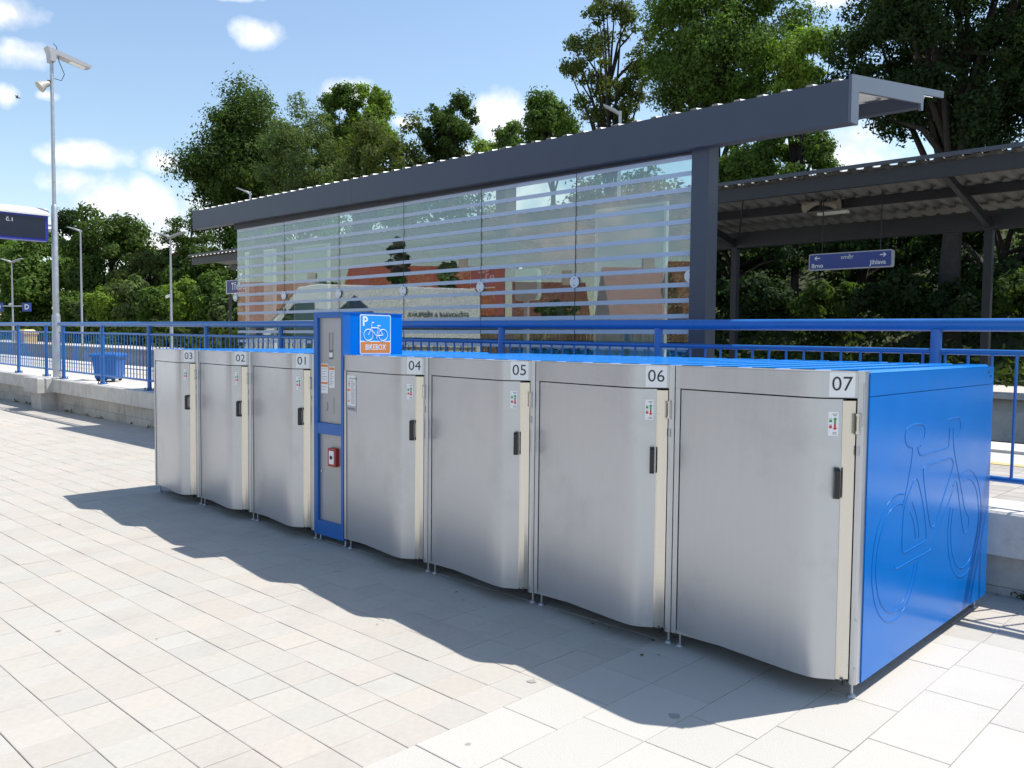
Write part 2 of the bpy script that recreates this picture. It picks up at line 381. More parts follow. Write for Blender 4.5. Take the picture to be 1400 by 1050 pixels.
for j, Y in enumerate(ys):
    for i, X in enumerate(xs):
        Yw = Y+(6.98-X)*.0215 if Y < 40 else Y
        vs.append((X, Yw, hill_h(X, Yw)+(rh.uniform(-.25, .25) if 1 < j < 20 else 0)-(.3 if j == 0 else 0)))
n = len(xs)
for j in range(len(ys)-1):
    for i in range(n-1): fs.append((j*n+i, j*n+i+1, (j+1)*n+i+1, (j+1)*n+i))
tag(MB().add(vs, fs, True).build('hillside', HILL), kind='structure')

# ================================================================== RETAINING WALL
wall = empty('retaining_wall', TF_LOC, rot=TF_ROT)
tag(wall, 'low concrete wall of blocks and cast coping carrying the blue railing', 'wall')
COPZ0, COPZ1 = .262, .535
def wpart(mb, name, mt): return mb.build(name, mt, wall)
cuts = [-60, -47, -38, -30, -23, -17, -11.62, -10.85, -6.6, -2.4, 1.8, 5.9, 8.6, 11.5, 16, 24]
for a, b in zip(cuts, cuts[1:]):
    if (a, b) == (-11.62, -10.85): continue
    wpart(MB().prism([(2.14, COPZ0), (2.60, COPZ0), (2.60, COPZ1), (2.155, COPZ1), (2.14, COPZ1-.015)], a+.004, b-.004, axis='x'), 'coping', CONC)
wpart(MB().bbox(-11.72, -10.80, 1.84, 2.60, COPZ0-.02, COPZ1+.012, .012), 'pier_cap', CONC)
wpart(MB().box(-11.60, -10.92, 1.95, 2.3, -.4, COPZ0-.02), 'pier', CONC)
rw = random.Random(9)
for row, (z0, z1, off) in enumerate(((-.22, .045, 0), (.05, .258, .35))):
    x = -24-off
    while x < 12:
        L = .78
        if not (x < -10.92 and x+L > -11.6):
            wpart(MB().bbox(x+.004, x+L-.004, 2.235+rw.uniform(0, .006), 2.5, z0, z1, .004), 'block', BLOCK)
        x += L
wpart(MB().box(-60, 24, 2.25, 2.52, -.25, .262), 'wall_core', SAND)

# ================================================================== RAILING
RV = 2.34; RAILTOP = 1.722; RR = .042
bal_me = None; BAL0, BAL1 = .705, 1.495
b = MB().tube([(0, 0, BAL0), (0, 0, BAL1)], .0095, 8, False); bal_me = bpy.data.meshes.new('baluster'); bal_me.from_pydata(b.v, [], b.f); bal_me.materials.append(RAILB)
for p in bal_me.polygons: p.use_smooth = True
posts_all = [-22.3, -20.1, -18.0, -15.9, -13.9, -11.85, -10.735, -8.515, -6.31, -4.13, -1.9, .33, 2.40, 4.30, 6.52, 8.7, 10.9]
def railing(u0, u1, label):
    o = empty('blue_railing', TF_LOC, rot=TF_ROT); tag(o, label, 'railing', 'railing sections on the wall')
    MB().tube([(u0+.003, RV, RAILTOP-RR), (u1-.003, RV, RAILTOP-RR)], RR, 20).build('top_rail', RAILB, o, sharp=40)
    MB().tube([(u0+.003, RV, 1.505), (u1-.003, RV, 1.505)], .019, 12).build('middle_rail', RAILB, o, sharp=40)
    MB().tube([(u0+.003, RV, .705), (u1-.003, RV, .705)], .019, 12).build('bottom_rail', RAILB, o, sharp=40)
    ps = [p for p in posts_all if u0 < p < u1]
    for p in ps:
        q = MB().tube([(p, RV, .535), (p, RV, RAILTOP-2*RR+.012)], .035, 16, False).build('post', RAILB, o)
        MB().box(p-.075, p+.075, RV-.075, RV+.075, .5355, .549).build('base_plate', RAILB, q)
        for dx in (-.055, .055):
            for dy in (-.055, .055): MB().tube([(p+dx, RV+dy, .5485), (p+dx, RV+dy, .585)], .011, 6).build('bolt', BLACK, q)
    x = math.ceil((u0+.02)/.14)*.14
    while x < u1-.02:
        if all(abs(x-p) > .045 for p in ps): link('baluster', bal_me, o, (x, RV, 0))
        x += .14
for a, b_, lb in ((-24, -14.22, 'far stretch of blue tubular railing on the wall, furthest from the lockers'),
                 (-14.22, -11.42, 'short blue railing section between a rail joint and the lamp post'),
                 (-10.98, -4.17, 'blue railing section from the lamp post to the joint behind the grey lockers'),
                 (-4.17, 2.13, 'blue railing section behind lockers 01 to 03 and the control cabinet'),
                 (2.13, 9.6, 'blue railing section behind lockers 04 to 07, running past their side'),
                 (9.6, 15, 'blue railing section continuing past the end of the lockers, joining the one behind them')):
    railing(a, b_, lb)

# ================================================================== BIKE LOCKERS
LW = .95; ZB, ZT = .073, 1.436; HB = 1.322; DEP = 1.9
def smooth_profile(pts, n=6):
    out = []
    for i in range(len(pts)-1):
        p0 = pts[max(i-1, 0)]; p1 = pts[i]; p2 = pts[i+1]; p3 = pts[min(i+2, len(pts)-1)]
        for k in range(n):
            t = k/n
            out.append(tuple(.5*((2*p1[c])+(-p0[c]+p2[c])*t+(2*p0[c]-5*p1[c]+4*p2[c]-p3[c])*t*t+(-p0[c]+3*p1[c]-3*p2[c]+p3[c])*t**3) for c in (0, 1)))
    out.append(pts[-1]); return out
bulge = [(.034, -.004), (.30, -.045), (.56, -.085)]+smooth_profile([(.62, -.0945), (.67, -.1015), (.71, -.106), (.745, -.1075), (.775, -.1065), (.797, -.1025), (.815, -.0945)], 4)
DOORP = bulge+[(.874, -.0556)]
HEADP = bulge+[(.925, -.0235)]
PL0, PL1 = Vector((.815, -.0945)), Vector((.925, -.0235))
FA = math.atan2(PL1.y-PL0.y, PL1.x-PL0.x)              # turn of the facet that carries plate, sticker and handle
def facet(t, out): 
    d = (PL1-PL0).normalized(); nrm = Vector((d.y, -d.x)); p = PL0+d*t+nrm*out; return p
def roof_mesh():
    mb = MB(); prof = [(.002, 0)]
    nr = 5
    for k in range(nr):
        c = .095+k*.19
        prof += [(c-.07, 0), (c-.058, .011), (c+.058, .011), (c+.07, 0)]
    prof += [(LW-.002, 0)]
    n = len(prof); vs = [(x, -.002, 1.4285+z) for x, z in prof]+[(x, DEP, 1.4285+z) for x, z in prof]
    mb.add(vs, [(i, i+1, n+i+1, n+i) for i in range(n-1)]); mb.box(.002, LW-.002, .05, DEP, 1.34, 1.4265); return mb
def locker(x0, num, extra, label):
    o = empty('bike_locker', (x0, 0, 0)); tag(o, label, 'bike locker', 'row of numbered bike lockers')
    # carcass
    for xs, nm in (((.0015, .02), 'side_panel'), ((LW-.02, LW-.0015 if num != '07' else LW+.004), 'side_panel')):
        MB().box(xs[0], xs[1], .035, DEP, ZB, 1.325).build(nm, BLUE, o)
        MB().box(xs[0], xs[1], .035, DEP, 1.328, 1.427).build('upper_panel', BLUE, o)
    MB().box(.02, LW-.02, DEP-.02, DEP, ZB, 1.33).build('rear_panel', BLUE, o)
    MB().box(.02, LW-.02, .05, DEP-.02, ZB+.005, ZB+.02).build('floor_panel', FRAME, o)
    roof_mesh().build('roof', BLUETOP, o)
    # frame
    MB().prism([(.0015, -.006), (.0045, -.009), (.031, -.009), (.031, .034), (.0015, .034)], ZB, HB).build('frame_post', FRAME, o)
    MB().prism([(.921, .034), (.921, -.0185), (.924, -.0215), (.940, -.0195), (.9485, -.009), (.9485, .034)], ZB, ZT-.002).build('frame_post', FRAME, o)
    MB().box(.032, .920, -.004, .034, ZB, ZB+.018).build('sill', FRAME, o)
    MB().box(.032, .920, .03, .045, ZB+.02, HB).build('gap_shade_sheet', DARK, o)  # near-black sheet; shade behind the door gaps is put in as colour
    hd = [(.0015, .034), (.0015, -.005)]+HEADP+[(.925, .034)]
    MB().prism(hd, HB, ZT-.004, smooth=True).build('header', STEEL, o, sharp=14)
    cap = [(.0015, .06), (.0015, -.007)]+[(x, y-.002) for x, y in HEADP]+[(.9485, -.02), (.9485, .06)]
    MB().prism(cap, ZT-.003, ZT+.001).build('header_cap', FRAME, o)
    # door
    dp = [(.036, .025), (.036, -.0045)]+DOORP[1:]+[(.874, -.03), (.86, .025)]
    d = MB().prism(dp, ZB+.017, HB-.006, smooth=True).build('door', STEEL, o, sharp=14)
    tp = [(.8755, -.03), (.8755, -.0575), (.884, -.0560), (.9025, -.0400), (.9175, -.0205), (.9175, -.01)]
    MB().prism(tp, ZB+.022, HB-.012).build('edge_trim', TRIM, d)
    hb = MB(); hc = facet(.052, 0); rot = Matrix.Rotation(FA, 3, 'Z')
    pts = [(0, .004, .885), (0, -.030, .889), (0, -.036, .897), (0, -.036, 1.010), (0, -.030, 1.018), (0, .004, 1.022)]
    hv = []
    for i, (_, y, z) in enumerate(pts):
        for dx in (-.011, .011): hv.append((dx, y, z))
        yi = min(y+.016, .004); zi = z+(.014 if i < 3 else -.014)
        for dx in (.011, -.011): hv.append((dx, yi if 0 < i < 5 else y, zi))
    fs = []
    for i in range(5):
        for k in range(4): fs.append((i*4+k, i*4+(k+1) % 4, (i+1)*4+(k+1) % 4, (i+1)*4+k))
    fs += [(3, 2, 1, 0), (20, 21, 22, 23)]
    hv = [tuple(Vector((hc.x, hc.y, 0))+rot @ Vector(v)) for v in hv]
    hb.add(hv, fs); hb.build('handle', BLACK, d)
    # number plate and sticker on the facet
    def on_facet(mb, name, mt, par, t, z, out):
        p = facet(t, out); return mb.build(name, mt, par, (p.x, p.y, z), (R(90), 0, FA))
    pl = on_facet(MB().prism(rrect(-.053, .053, -.053, .053, .005), 0, .0015), 'number_plate', WHITE, o, .066, 1.3795, .0005)
    text('digits', num, .088, INK, pl, (0, 0, .0016), (0, 0, 0), .0004)
    st = on_facet(MB().prism(rrect(-.021, .021, -.052, .052, .004), 0, .001), 'status_sticker', WHITE, o, .034, 1.210, .0005)
    MB().prism([(-.004, .0), (.004, .0), (.004, .018), (.010, .018), (0, .028), (-.010, .018), (-.004, .018)], .001, .0016).build('open_arrow', GREENP, st, (.007, 0, 0))
    MB().prism([(-.004, 0), (-.004, -.018), (-.010, -.018), (0, -.028), (.010, -.018), (.004, -.018), (.004, 0)], .001, .0016).build('close_arrow', REDP, st, (.007, 0, 0))
    for zz, mt in ((.012, GREENP), (-.014, REDP)):
        MB().prism(rrect(-.006, .006, -.006, .005, .002, 2), .001, .0016).tube([(-.004, .005, .0014), (-.003, .010, .0014), (.003, .010, .0014), (.004, .005 if mt is REDP else .009, .0014)], .0009, 5).build('padlock_mark', mt, st, (-.011, zz, 0))
    for zz, w in ((.042, .011), (.036, .007), (-.038, .008), (-.044, .010)):
        MB().box(.006-w, .006+w, zz-.0016, zz+.0016, .001, .0014).build('print_line', GREYINK, st)
    # lock hardware on the right post
    MB().bbox(.923, .942, -.031, -.019, 1.165, 1.255, .003).build('latch_plate', GALV, o)
    MB().tube([(.933, -.034, 1.245), (.933, -.034, 1.18)], .0055, 8).box(.926, .940, -.038, -.022, 1.246, 1.256).box(.926, .940, -.038, -.022, 1.170, 1.180).build('latch_bolt', TRIM, o)
    MB().box(.926, .938, -.026, -.019, 1.075, 1.115).build('strike_plate', GALV, o)
    MB().box(.905, .918, -.045, -.02, ZB+.004, ZB+.018).tube([(.912, -.05, ZB+.002), (.912, -.05, ZB+.024)], .009, 8).build('pivot', BLACK, o)
    for fx in (.035, LW-.035):
        for fy in (.03, DEP-.08):
            MB().tube([(fx, fy, .012), (fx, fy, ZB+.006)], .007, 8).tube([(fx, fy, .001), (fx, fy, .008), (fx, fy, .016)], [.021, .019, .009], 10).build('foot', GALV, o)
    if extra: extra(o)
    return o

def bike_relief(o):
    """pressed bead lines of a bicycle on the end panel; (y, z) on the panel"""
    panel = [c for c in o.children if c.name.startswith('side_panel')][-1]
    X = LW+.0045
    def bead(pts, closed=False, r=.0045):
        P = [Vector((X, y, z)) for y, z in pts]; mb = MB(); mb.tube(P, r, 8, True, closed); mb.v = [(X+(x-X)*.32, y, z) for x, y, z in mb.v]
        mb.build('pressed_bead', BLUE, panel)
    def arc(c, r, a0, a1, n=28): return [(c[0]+r*math.cos(R(a0+(a1-a0)*k/n)), c[1]+r*math.sin(R(a0+(a1-a0)*k/n))) for k in range(n+1)]
    def rnd_poly(pts, n=5): return smooth_profile(pts, n)
    rc, fc = (.415, .560), (1.452, .566)
    bead(arc(rc, .298, 76, 347, 44)); bead(arc(rc, .252, 78, 344, 40))
    bead(arc(rc, .298, 9, 52, 10)); bead(arc(rc, .252, 11, 50, 8))
    bead(arc(fc, .296, -205, 112, 50)); bead(arc(fc, .248, -207, 104, 44))
    bead(rnd_poly([(.585, 1.062), (.51, 1.078), (.474, 1.118), (.497, 1.157), (.575, 1.170), (.69, 1.169), (.742, 1.146), (.741, 1.10), (.70, 1.068), (.68, 1.062)]))
    bead(rnd_poly([(.580, 1.061), (.572, 1.0), (.530, .894), (.472, .79)]))
    bead(rnd_poly([(.650, 1.061), (.668, 1.03), (.715, 1.013), (.90, 1.013), (1.08, 1.015), (1.118, 1.032), (1.123, 1.12)]))
    bead(rnd_poly([(1.083, 1.163), (1.236, 1.168), (1.296, 1.15), (1.302, 1.10), (1.258, 1.062)]))
    bead(rnd_poly([(1.184, 1.114), (1.21, 1.0), (1.32, .83), (1.433, .657), (1.512, .59), (1.506, .530), (1.452, .511), (1.405, .558), (1.29, .79), (1.254, .822), (1.212, .80)]))
    bead(rnd_poly([(.744, .94), (.795, .957), (.95, .957), (1.11, .957), (1.184, .947), (1.197, .90), (1.08, .775), (.955, .645), (.908, .627), (.865, .654), (.80, .78), (.75, .895), (.744, .94)]))
    bead(rnd_poly([(.585, .875), (.635, .905), (.676, .884), (.764, .748), (.818, .60), (.785, .573), (.65, .568), (.526, .565), (.489, .578), (.478, .64), (.497, .785), (.585, .875)]))
    bead(rnd_poly([(.392, .528), (.417, .507), (.63, .509), (.846, .511), (.905, .528), (1.06, .65), (1.214, .772)]))
    for y, z in ((1.80, 1.40), (1.84, 1.375)): MB().disc((LW+.004, y, z), (1, 0, 0), .008, 8, .003).build('rivet', INK, o)
    for z in (.36, .145): MB().disc((.944, -.019, z), (.8, -.6, 0), .006, 8, .003).build('screw', GALV, o)
    MB().prism(rrect(.9415, .9475, 1.20, 1.39, .0025, 3), -.024, -.012, axis='y').build('side_slot', FRAME, o)

def notice(o):
    """instruction sheet on the door of locker 04"""
    a = math.atan2(-.081, .526)
    def card(mb, nm, mt, par, loc=None, rot=None): return mb.build(nm, mt, par, loc, rot)
    P = (.108, -.0045-.0118-.0012, 1.155)
    nt = card(MB().box(-.068, .068, -.135, .135, 0, .001), 'notice_sheet', WHITE, o, P, (R(90), 0, a))
    MB().box(-.066, .066, -.133, -.085, .001, .0013).build('grey_footer', mat('sheet_grey', (.45, .43, .47), .6), nt)
    text('notice_title', 'PROVOZNÍ ŘÁD', .014, INK, nt, (.026, .112, .0012), (0, 0, 0), .0003)
    rr = random.Random(4)
    for k in range(30):
        y = .098-k*.0058; w = .030*(rr.uniform(.5, 1) if rr.random() < .35 else 1)
        MB().box(-.008, -.008+2*w+.006, y-.0012, y+.0012, .001, .0013).build('print_line', GREYINK, nt)
    for y0, y1, mt in ((.018, .036, ORANGE), (-.058, -.050, ORANGE)):
        MB().box(-.060, -.020, y0, y1, .001, .0014).build('orange_block', mt, nt)
    for k in range(8): MB().box(-.058, -.024, .004-k*.007-.001, .004-k*.007+.001, .001, .0013).build('print_line', GREYINK, nt)
    MB().prism([(-.045, .05), (-.028, .05), (-.030, .085), (-.036, .125), (-.043, .088)], .001, .0014).build('figure_mark', GREYINK, nt)
    MB().box(-.046, -.026, .068, .078, .001, .0016).build('figure_mark', REDP, nt)
    for k in range(7): MB().box(-.055+k*.016, -.046+k*.016, -.116, -.100, .0013, .0016).build('icon', INK, nt)

for k, num in enumerate(('03', '02', '01')):
    locker(k*LW, num, None, {'03': 'grey steel bike locker numbered 03 at the far end of the row', '02': 'grey steel bike locker 02 between lockers 03 and 01', '01': 'grey steel bike locker 01 next to the tall blue cabinet'}[num])
X4 = 3.24
for k, num in enumerate(('04', '05', '06', '07')):
    locker(X4+k*LW, num, {'04': notice, '07': bike_relief}.get(num), {'04': 'grey steel bike locker 04 with an instruction sheet on its door', '05': 'grey steel bike locker 05, between 04 and 06', '06': 'grey steel bike locker 06 beside the end locker', '07': 'end bike locker 07 with blue side panel embossed with a bicycle'}[num])

# ================================================================== CONTROL CABINET
KX0, KX1, KZ = 2.8525, 3.2375, 1.747
kc = empty('control_cabinet', (0, 0, 0)); tag(kc, 'tall blue control cabinet with grey panels and BIKEBOX sign between lockers 01 and 04', 'cabinet')
YF = -.012
MB().box(KX0, KX0+.048, YF, .05, ZB-.02, KZ).build('frame_post', CAB, kc)
MB().box(KX1-.030, KX1, YF, .05, ZB-.02, KZ).build('frame_post', CAB, kc)
for z0, z1, nm in ((KZ-.036, KZ, 'frame_rail'), (.832, .915, 'frame_rail'), (ZB-.02, .165, 'frame_rail')):
    MB().box(KX0+.048, KX1-.030, YF+.001, .05, z0, z1).build(nm, CAB, kc)
PG = mat('cabinet_grey_panel', (.40, .41, .42), .45, .45, .05, 5.)
up = MB().box(KX0+.049, KX1-.031, .012, .03, .916, KZ-.037).build('upper_panel', PG, kc)
lo = MB().box(KX0+.049, KX1-.031, .012, .03, .166, .831).build('lower_panel', PG, kc)
MB().box(KX0+.002, KX1-.002, .05, .54, ZB, KZ-.003).build('housing', BLUE, kc)
MB().box(KX0-.004, KX1+.004, YF-.004, .546, KZ-.003, KZ+.006).build('lid', CAB, kc)
ux = lambda t: KX0+.049+t*(KX1-KX0-.080)
MB().box(ux(.40), ux(.56), .0105, .013, 1.40, 1.60).build('slot', mat('slot_dark', (.12, .12, .125), .4), up)
MB().box(ux(.44), ux(.56), .009, .012, 1.47, 1.60).build('slot_glass', mat('slot_glass', (.35, .36, .37), .15), up)
MB().box(ux(.43), ux(.56), .006, .011, 1.415, 1.45).build('reader_window', WHITE, up)
for (a, b_, z0, z1) in ((.06, .35, 1.14, 1.365), (.40, .64, 1.185, 1.345)):
    s = MB().box(ux(a), ux(b_), .0095, .0118, z0, z1).build('info_label', WHITE, kc)
    MB().box(ux(a)+.003, ux(b_)-.003, .009, .0096, z1-.026, z1-.006).build('orange_band', ORANGE, s)
    if a < .1: MB().box(ux(a)+.003, ux(b_)-.003, .009, .0096, z0+.07, z0+.085).build('orange_band', ORANGE, s)
    for k in range(9):
        zz = z1-.04-k*(z1-z0-.05)/9
        if a < .1 and z0+.06 < zz < z0+.095: continue
        MB().box(ux(a)+.008, ux(b_)-.010-.01*(k % 3), .009, .0096, zz-.002, zz+.002).build('print_line', GREYINK, s)
MB().tube([(ux(.27)+.022*math.cos(R(t)), .0115, 1.04+.03*math.sin(R(t))) for t in range(-80, 81, 16)], .002, 6).build('key_slot', INK, up)
MB().box(ux(.598), ux(.606), .0108, .0122, .99, 1.115).build('card_slot', INK, up)
cb = MB().prism(rrect(3.052, 3.152, .595, .735, .012), -.022, .012, axis='y').build('call_button', RED, kc)
MB().prism(rrect(3.072, 3.132, .615, .715, .004), -.026, -.0215, axis='y').build('button_plate', WHITE, cb)
MB().disc((3.102, -.026, .665), (0, -1, 0), .014, 16, .006).build('push_button', INK, cb)
MB().disc((2.925, .012, .545), (0, -1, 0), .010, 14, .008).build('key_lock', TRIM, lo)
for fx in (KX0+.03, KX1-.03): MB().tube([(fx, .03, .001), (fx, .03, .012), (fx, .03, ZB)], [.02, .008, .008], 8).build('foot', GALV, kc)
# BIKEBOX sign on the side above the lockers; local x runs along -Y.. seen from +X: x -> +Y
sg = MB().prism(rrect(-.145, .145, -.148, .148, .012), 0, .002).build('bikebox_sign', WHITE, kc, (KX1+.0005, .280, 1.590), (R(90), 0, R(90)))
MB().prism(rrect(-.138, .138, -.048, .141, .008), .002, .0026).build('blue_field', SIGNBLUE, sg)
MB().prism(rrect(-.138, .138, -.141, -.057, .006), .002, .0026).build('orange_field', ORANGE, sg)
text('sign_letters', 'BIKEBOX', .060, WHITE, sg, (0, -.099, .0028), (0, 0, 0), .0005, bold=.0004, sx=.80)
text('sign_letter_p', 'P', .098, WHITE, sg, (-.098, .094, .0028), (0, 0, 0), .0005, bold=.003)
pb = MB(); zf = .0030
for c in ((-.068, -.005), (.070, -.005)): pb.tube([(c[0]+.042*math.cos(R(t)), c[1]+.042*math.sin(R(t)), zf) for t in range(0, 360, 12)], .0032, 6, False, True)
for a, b_ in (((-.068, -.005), (-.040, .052)), ((-.040, .052), (-.034, .088)), ((-.034, .088), (-.016, .088)), ((-.040, .048), (.028, .048)), ((-.040, .040), (.008, -.016)),
              ((.008, -.016), (.028, .062)), ((.028, .046), (.070, -.005)), ((.070, -.005), (.008, -.014)), ((.014, .064), (.044, .064)), ((.008, -.016), (.010, -.034))):
    pb.tube([(*a, zf), (*b_, zf)], .0036, 6)
pb.build('bicycle_pictogram', WHITE, sg)

# ================================================================== PLATFORM SHELTER (glass back wall, metal roof)
GY = 3.5; GX = [-4.795+1.4653*k for k in range(7)]; PZ = .53
sh = empty('platform_shelter', (0, 0, 0)); tag(sh, 'grey platform shelter with a striped glass wall and projecting flat roof', 'shelter')
def fz(x, l, r): return l+(x+6.0)/11.535*(r-l)
for a, b_ in ((-6.0, -1.33), (-1.326, 5.535)):
    ta, tb, ba, bb = fz(a, 3.755, 3.712), fz(b_, 3.755, 3.712), fz(a, 3.442, 3.36), fz(b_, 3.442, 3.36)
    vs = [(a,3.32,ba),(b_,3.32,bb),(b_,3.46,bb),(a,3.46,ba),(a,3.32,ta),(b_,3.32,tb),(b_,3.36,tb),(a,3.36,ta)]
    MB().add(vs, [(0,3,2,1),(4,5,6,7),(0,1,5,4),(1,2,6,5),(2,3,7,6),(3,0,4,7)]).build('fascia', ANTH, sh)
# roof sheet with trapezoid ribs running across
prof = []; x = -5.99
while x < 5.31:
    prof += [(x, 0), (x+.12, 0), (x+.137, .030), (x+.190, .030), (x+.207, 0)]; x += .225
def rz(x, y): return fz(x, 3.742, 3.700)+(y-3.32)*.152
n = len(prof)
vs = [(x, y, rz(x, y)+z) for y in (3.33, 5.55) for x, z in prof]+[(x, y, rz(x, y)+z-.004) for y in (3.34, 5.55) for x, z in prof]
fs = [(i, i+1, n+i+1, n+i) for i in range(n-1)]+[(2*n+i, 3*n+i, 3*n+i+1, 2*n+i+1) for i in range(n-1)]+[(i, 2*n+i, 2*n+i+1, i+1) for i in range(n-1)]
MB().add(vs, fs).build('roof_sheet', ROOFW, sh)
ye = 5.535
MB().prism([(3.32,3.36),(3.47,3.36),(3.474,3.635),(4.92,3.835),(4.94,3.772),(4.99,3.78),(5.0,3.935),(5.57,4.02),(5.57,4.085),(3.32,3.745)], ye+.002, ye+.03, axis='x').build('end_trim', mat('trim_light', (.095, .107, .135), .4), sh)
MB().prism([(3.32,3.44),(3.46,3.44),(4.92,3.84),(5.55,4.02),(5.55,4.08),(3.32,3.755)], -6.03, -6.002, axis='x').build('end_trim', ANTH, sh)
MB().box(-5.98, ye, 4.90, 5.0, 3.80, 3.925).build('purlin', ANTH, sh)
MB().box(-5.98, 4.0, 4.10, 4.18, 3.74, 3.80).build('purlin', ANTH, sh)
MB().box(GX[0], 4.0, GY-.06, GY+.06, 3.352, 3.43).build('glass_head_beam', ANTHD, sh)
def column(x0, x1, y0, y1):
    MB().bbox(x0, x1, y0, y1, PZ-.05, 3.44, .006).build('column', ANTH, sh)
column(4.005, 4.195, 3.42, 3.60)
for xc in (GX[0]+.1, GX[2]+.12, GX[4]+.12): column(xc-.09, xc+.09, 3.70, 3.88)
for xc in (GX[0]+.1, GX[2]+.12, GX[4]+.12, 4.1):
    MB().prism([(3.48, rz(xc, 3.48)-.12), (5.45, rz(xc, 5.45)-.09), (5.45, rz(xc, 5.45)-.015), (3.48, rz(xc, 3.48)-.015)], xc-.05, xc+.05, axis='x').build('rafter', ANTHD, sh)
for k in range(6):
    a, b_ = GX[k]+.006, GX[k+1]-.006
    p = MB().box(a, b_, GY-.006, GY+.006, PZ+.06, 3.352).build('glass_pane', GLASS, sh)
    z = 3.352
    while z > .8:
        MB().box(a, b_, GY-.0085, GY-.0065, z-.044, z).build('white_stripe', FILM, p); z -= .1525
    MB().box(a-.009, a-.003, GY-.008, GY+.008, PZ+.06, 3.352).build('pane_seal', ANTHD, p) if k else None
for k in range(7):
    d = MB().disc((GX[k]-(.05 if k == 0 else 0)-(.02 if k == 6 else 0), GY-.012, 2.19+(.012*max(0, 3-k))), (0, -1, 0), .062, 24, .012).build('glass_clamp', mat('clamp_steel', (.72, .72, .73), .45, .2), sh)
    for s_ in (-.036, .036): MB().disc((GX[k]-(.05 if k == 0 else 0)-(.02 if k == 6 else 0), GY-.024, 2.19+(.012*max(0, 3-k))+s_), (0, -1, 0), .007, 8, .004).build('clamp_screw', INK, d)
# boards and signs under the shelter
PALE = mat('board_pale_blue', (.36, .47, .50), .35); PALEG = mat('board_pale_green', (.40, .49, .46), .4)
for (px0, px1, pt, mt, lb) in ((816, 913, 287, PALE, 'tall pale blue notice board with white frame behind the glass, nearest the shelter column'),
                              (337, 376, 345, PALEG, 'tall pale board with white frame behind the end pane of the glass wall'),
                              (403, 450, 338, PALEG, 'wider pale framed board behind the second pane from the far end')):
    A = onY(px0, pt, 4.2); B = onY(px1, pt, 4.2); nb = empty('notice_board', ((A.x+B.x)/2, 4.2, PZ)); tag(nb, lb, 'notice board', 'boards under the shelter')
    w = (B.x-A.x)/2; h = A.z-PZ
    MB().box(-w+.03, w-.03, -.015, .015, .45, h-.03).build('panel', mt, nb)
    for s_ in (-1, 1): MB().box(s_*w-.03*(s_ > 0), s_*w+.03*(s_ < 0), -.025, .025, 0, h).build('frame_post', WHITE, nb)
    MB().box(-w+.03, w-.03, -.02, .02, h-.03, h).build('frame_rail', WHITE, nb)
    MB().box(-w+.03, w-.03, -.02, .02, .42, .45).build('frame_rail', WHITE, nb)
A = onY(645, 362, 4.95); B = onY(712, 362, 4.95); zc = onY(680, 378, 4.95).z
sn = empty('station_sign', ((A.x+B.x)/2, 4.95, zc)); tag(sn, 'navy station name sign reading Třebíč hanging under the shelter roof', 'sign')
w = (B.x-A.x)/2
MB().prism(rrect(-w, w, -.155, .155, .03), -.03, .03, axis='y').build('board', WHITE, sn)
MB().prism(rrect(-w+.012, w-.012, -.143, .143, .025), -.034, -.031, axis='y').build('face', NAVY, sn)
text('name_letters', 'Třebíč', .24, WHITE, sn, (0, -.0355, -.01), (R(90), 0, 0), .001)
for s_ in (-.6, .6): MB().tube([(s_*w, 0, .155), (s_*w, 0, 3.90-zc)], .01, 6).build('hanger', ANTHD, sn)
A = onY(704, 369, 4.55); B = onY(737, 410, 4.55)
tp = empty('ticket_post', ((A.x+B.x)/2, 4.55, PZ)); tag(tp, 'pale teal rounded panel on a post behind the shelter glass', 'post')
w = (B.x-A.x)/2
MB().prism(rrect(-w, w, B.z-PZ, A.z-PZ, .06), -.04, .04, axis='y').build('panel', mat('teal_panel', (.42, .62, .60), .4), tp)
MB().tube([(0, 0, 0), (0, 0, B.z-PZ)], .04, 12).build('post', GALV, tp)
A = onY(311, 384, 8.0); B = onY(335, 402, 8.0)

# sign T... at the left of the glass, on the platform by the track
ts = empty('station_sign', (A.x+.70, 5.6, 0))
A = onY(311, 384, 5.6); B = onY(311, 402, 5.6); ts.location = (A.x+.62, 5.6, (A.z+B.z)/2)
tag(ts, 'navy station name sign with white edge, half hidden behind the far end of the glass', 'sign')
MB().box(-.60, .60, -.045, .045, (B.z-A.z)/2, (A.z-B.z)/2).build('casing', WHITE, ts)
MB().box(-.57, .59, -.049, -.0455, (B.z-A.z)/2+.01, (A.z-B.z)/2-.01).build('face', NAVY, ts)
text('name_letters', 'Třebíč', .22, WHITE, ts, (-.36, -.0505, 0), (R(90), 0, 0), .001, ax='LEFT')
for s_ in (-.5, .5): MB().tube([(s_, 0, PZ-.02-ts.location.z), (s_, 0, (B.z-A.z)/2)], .03, 10).build('post', ANTHD, ts)

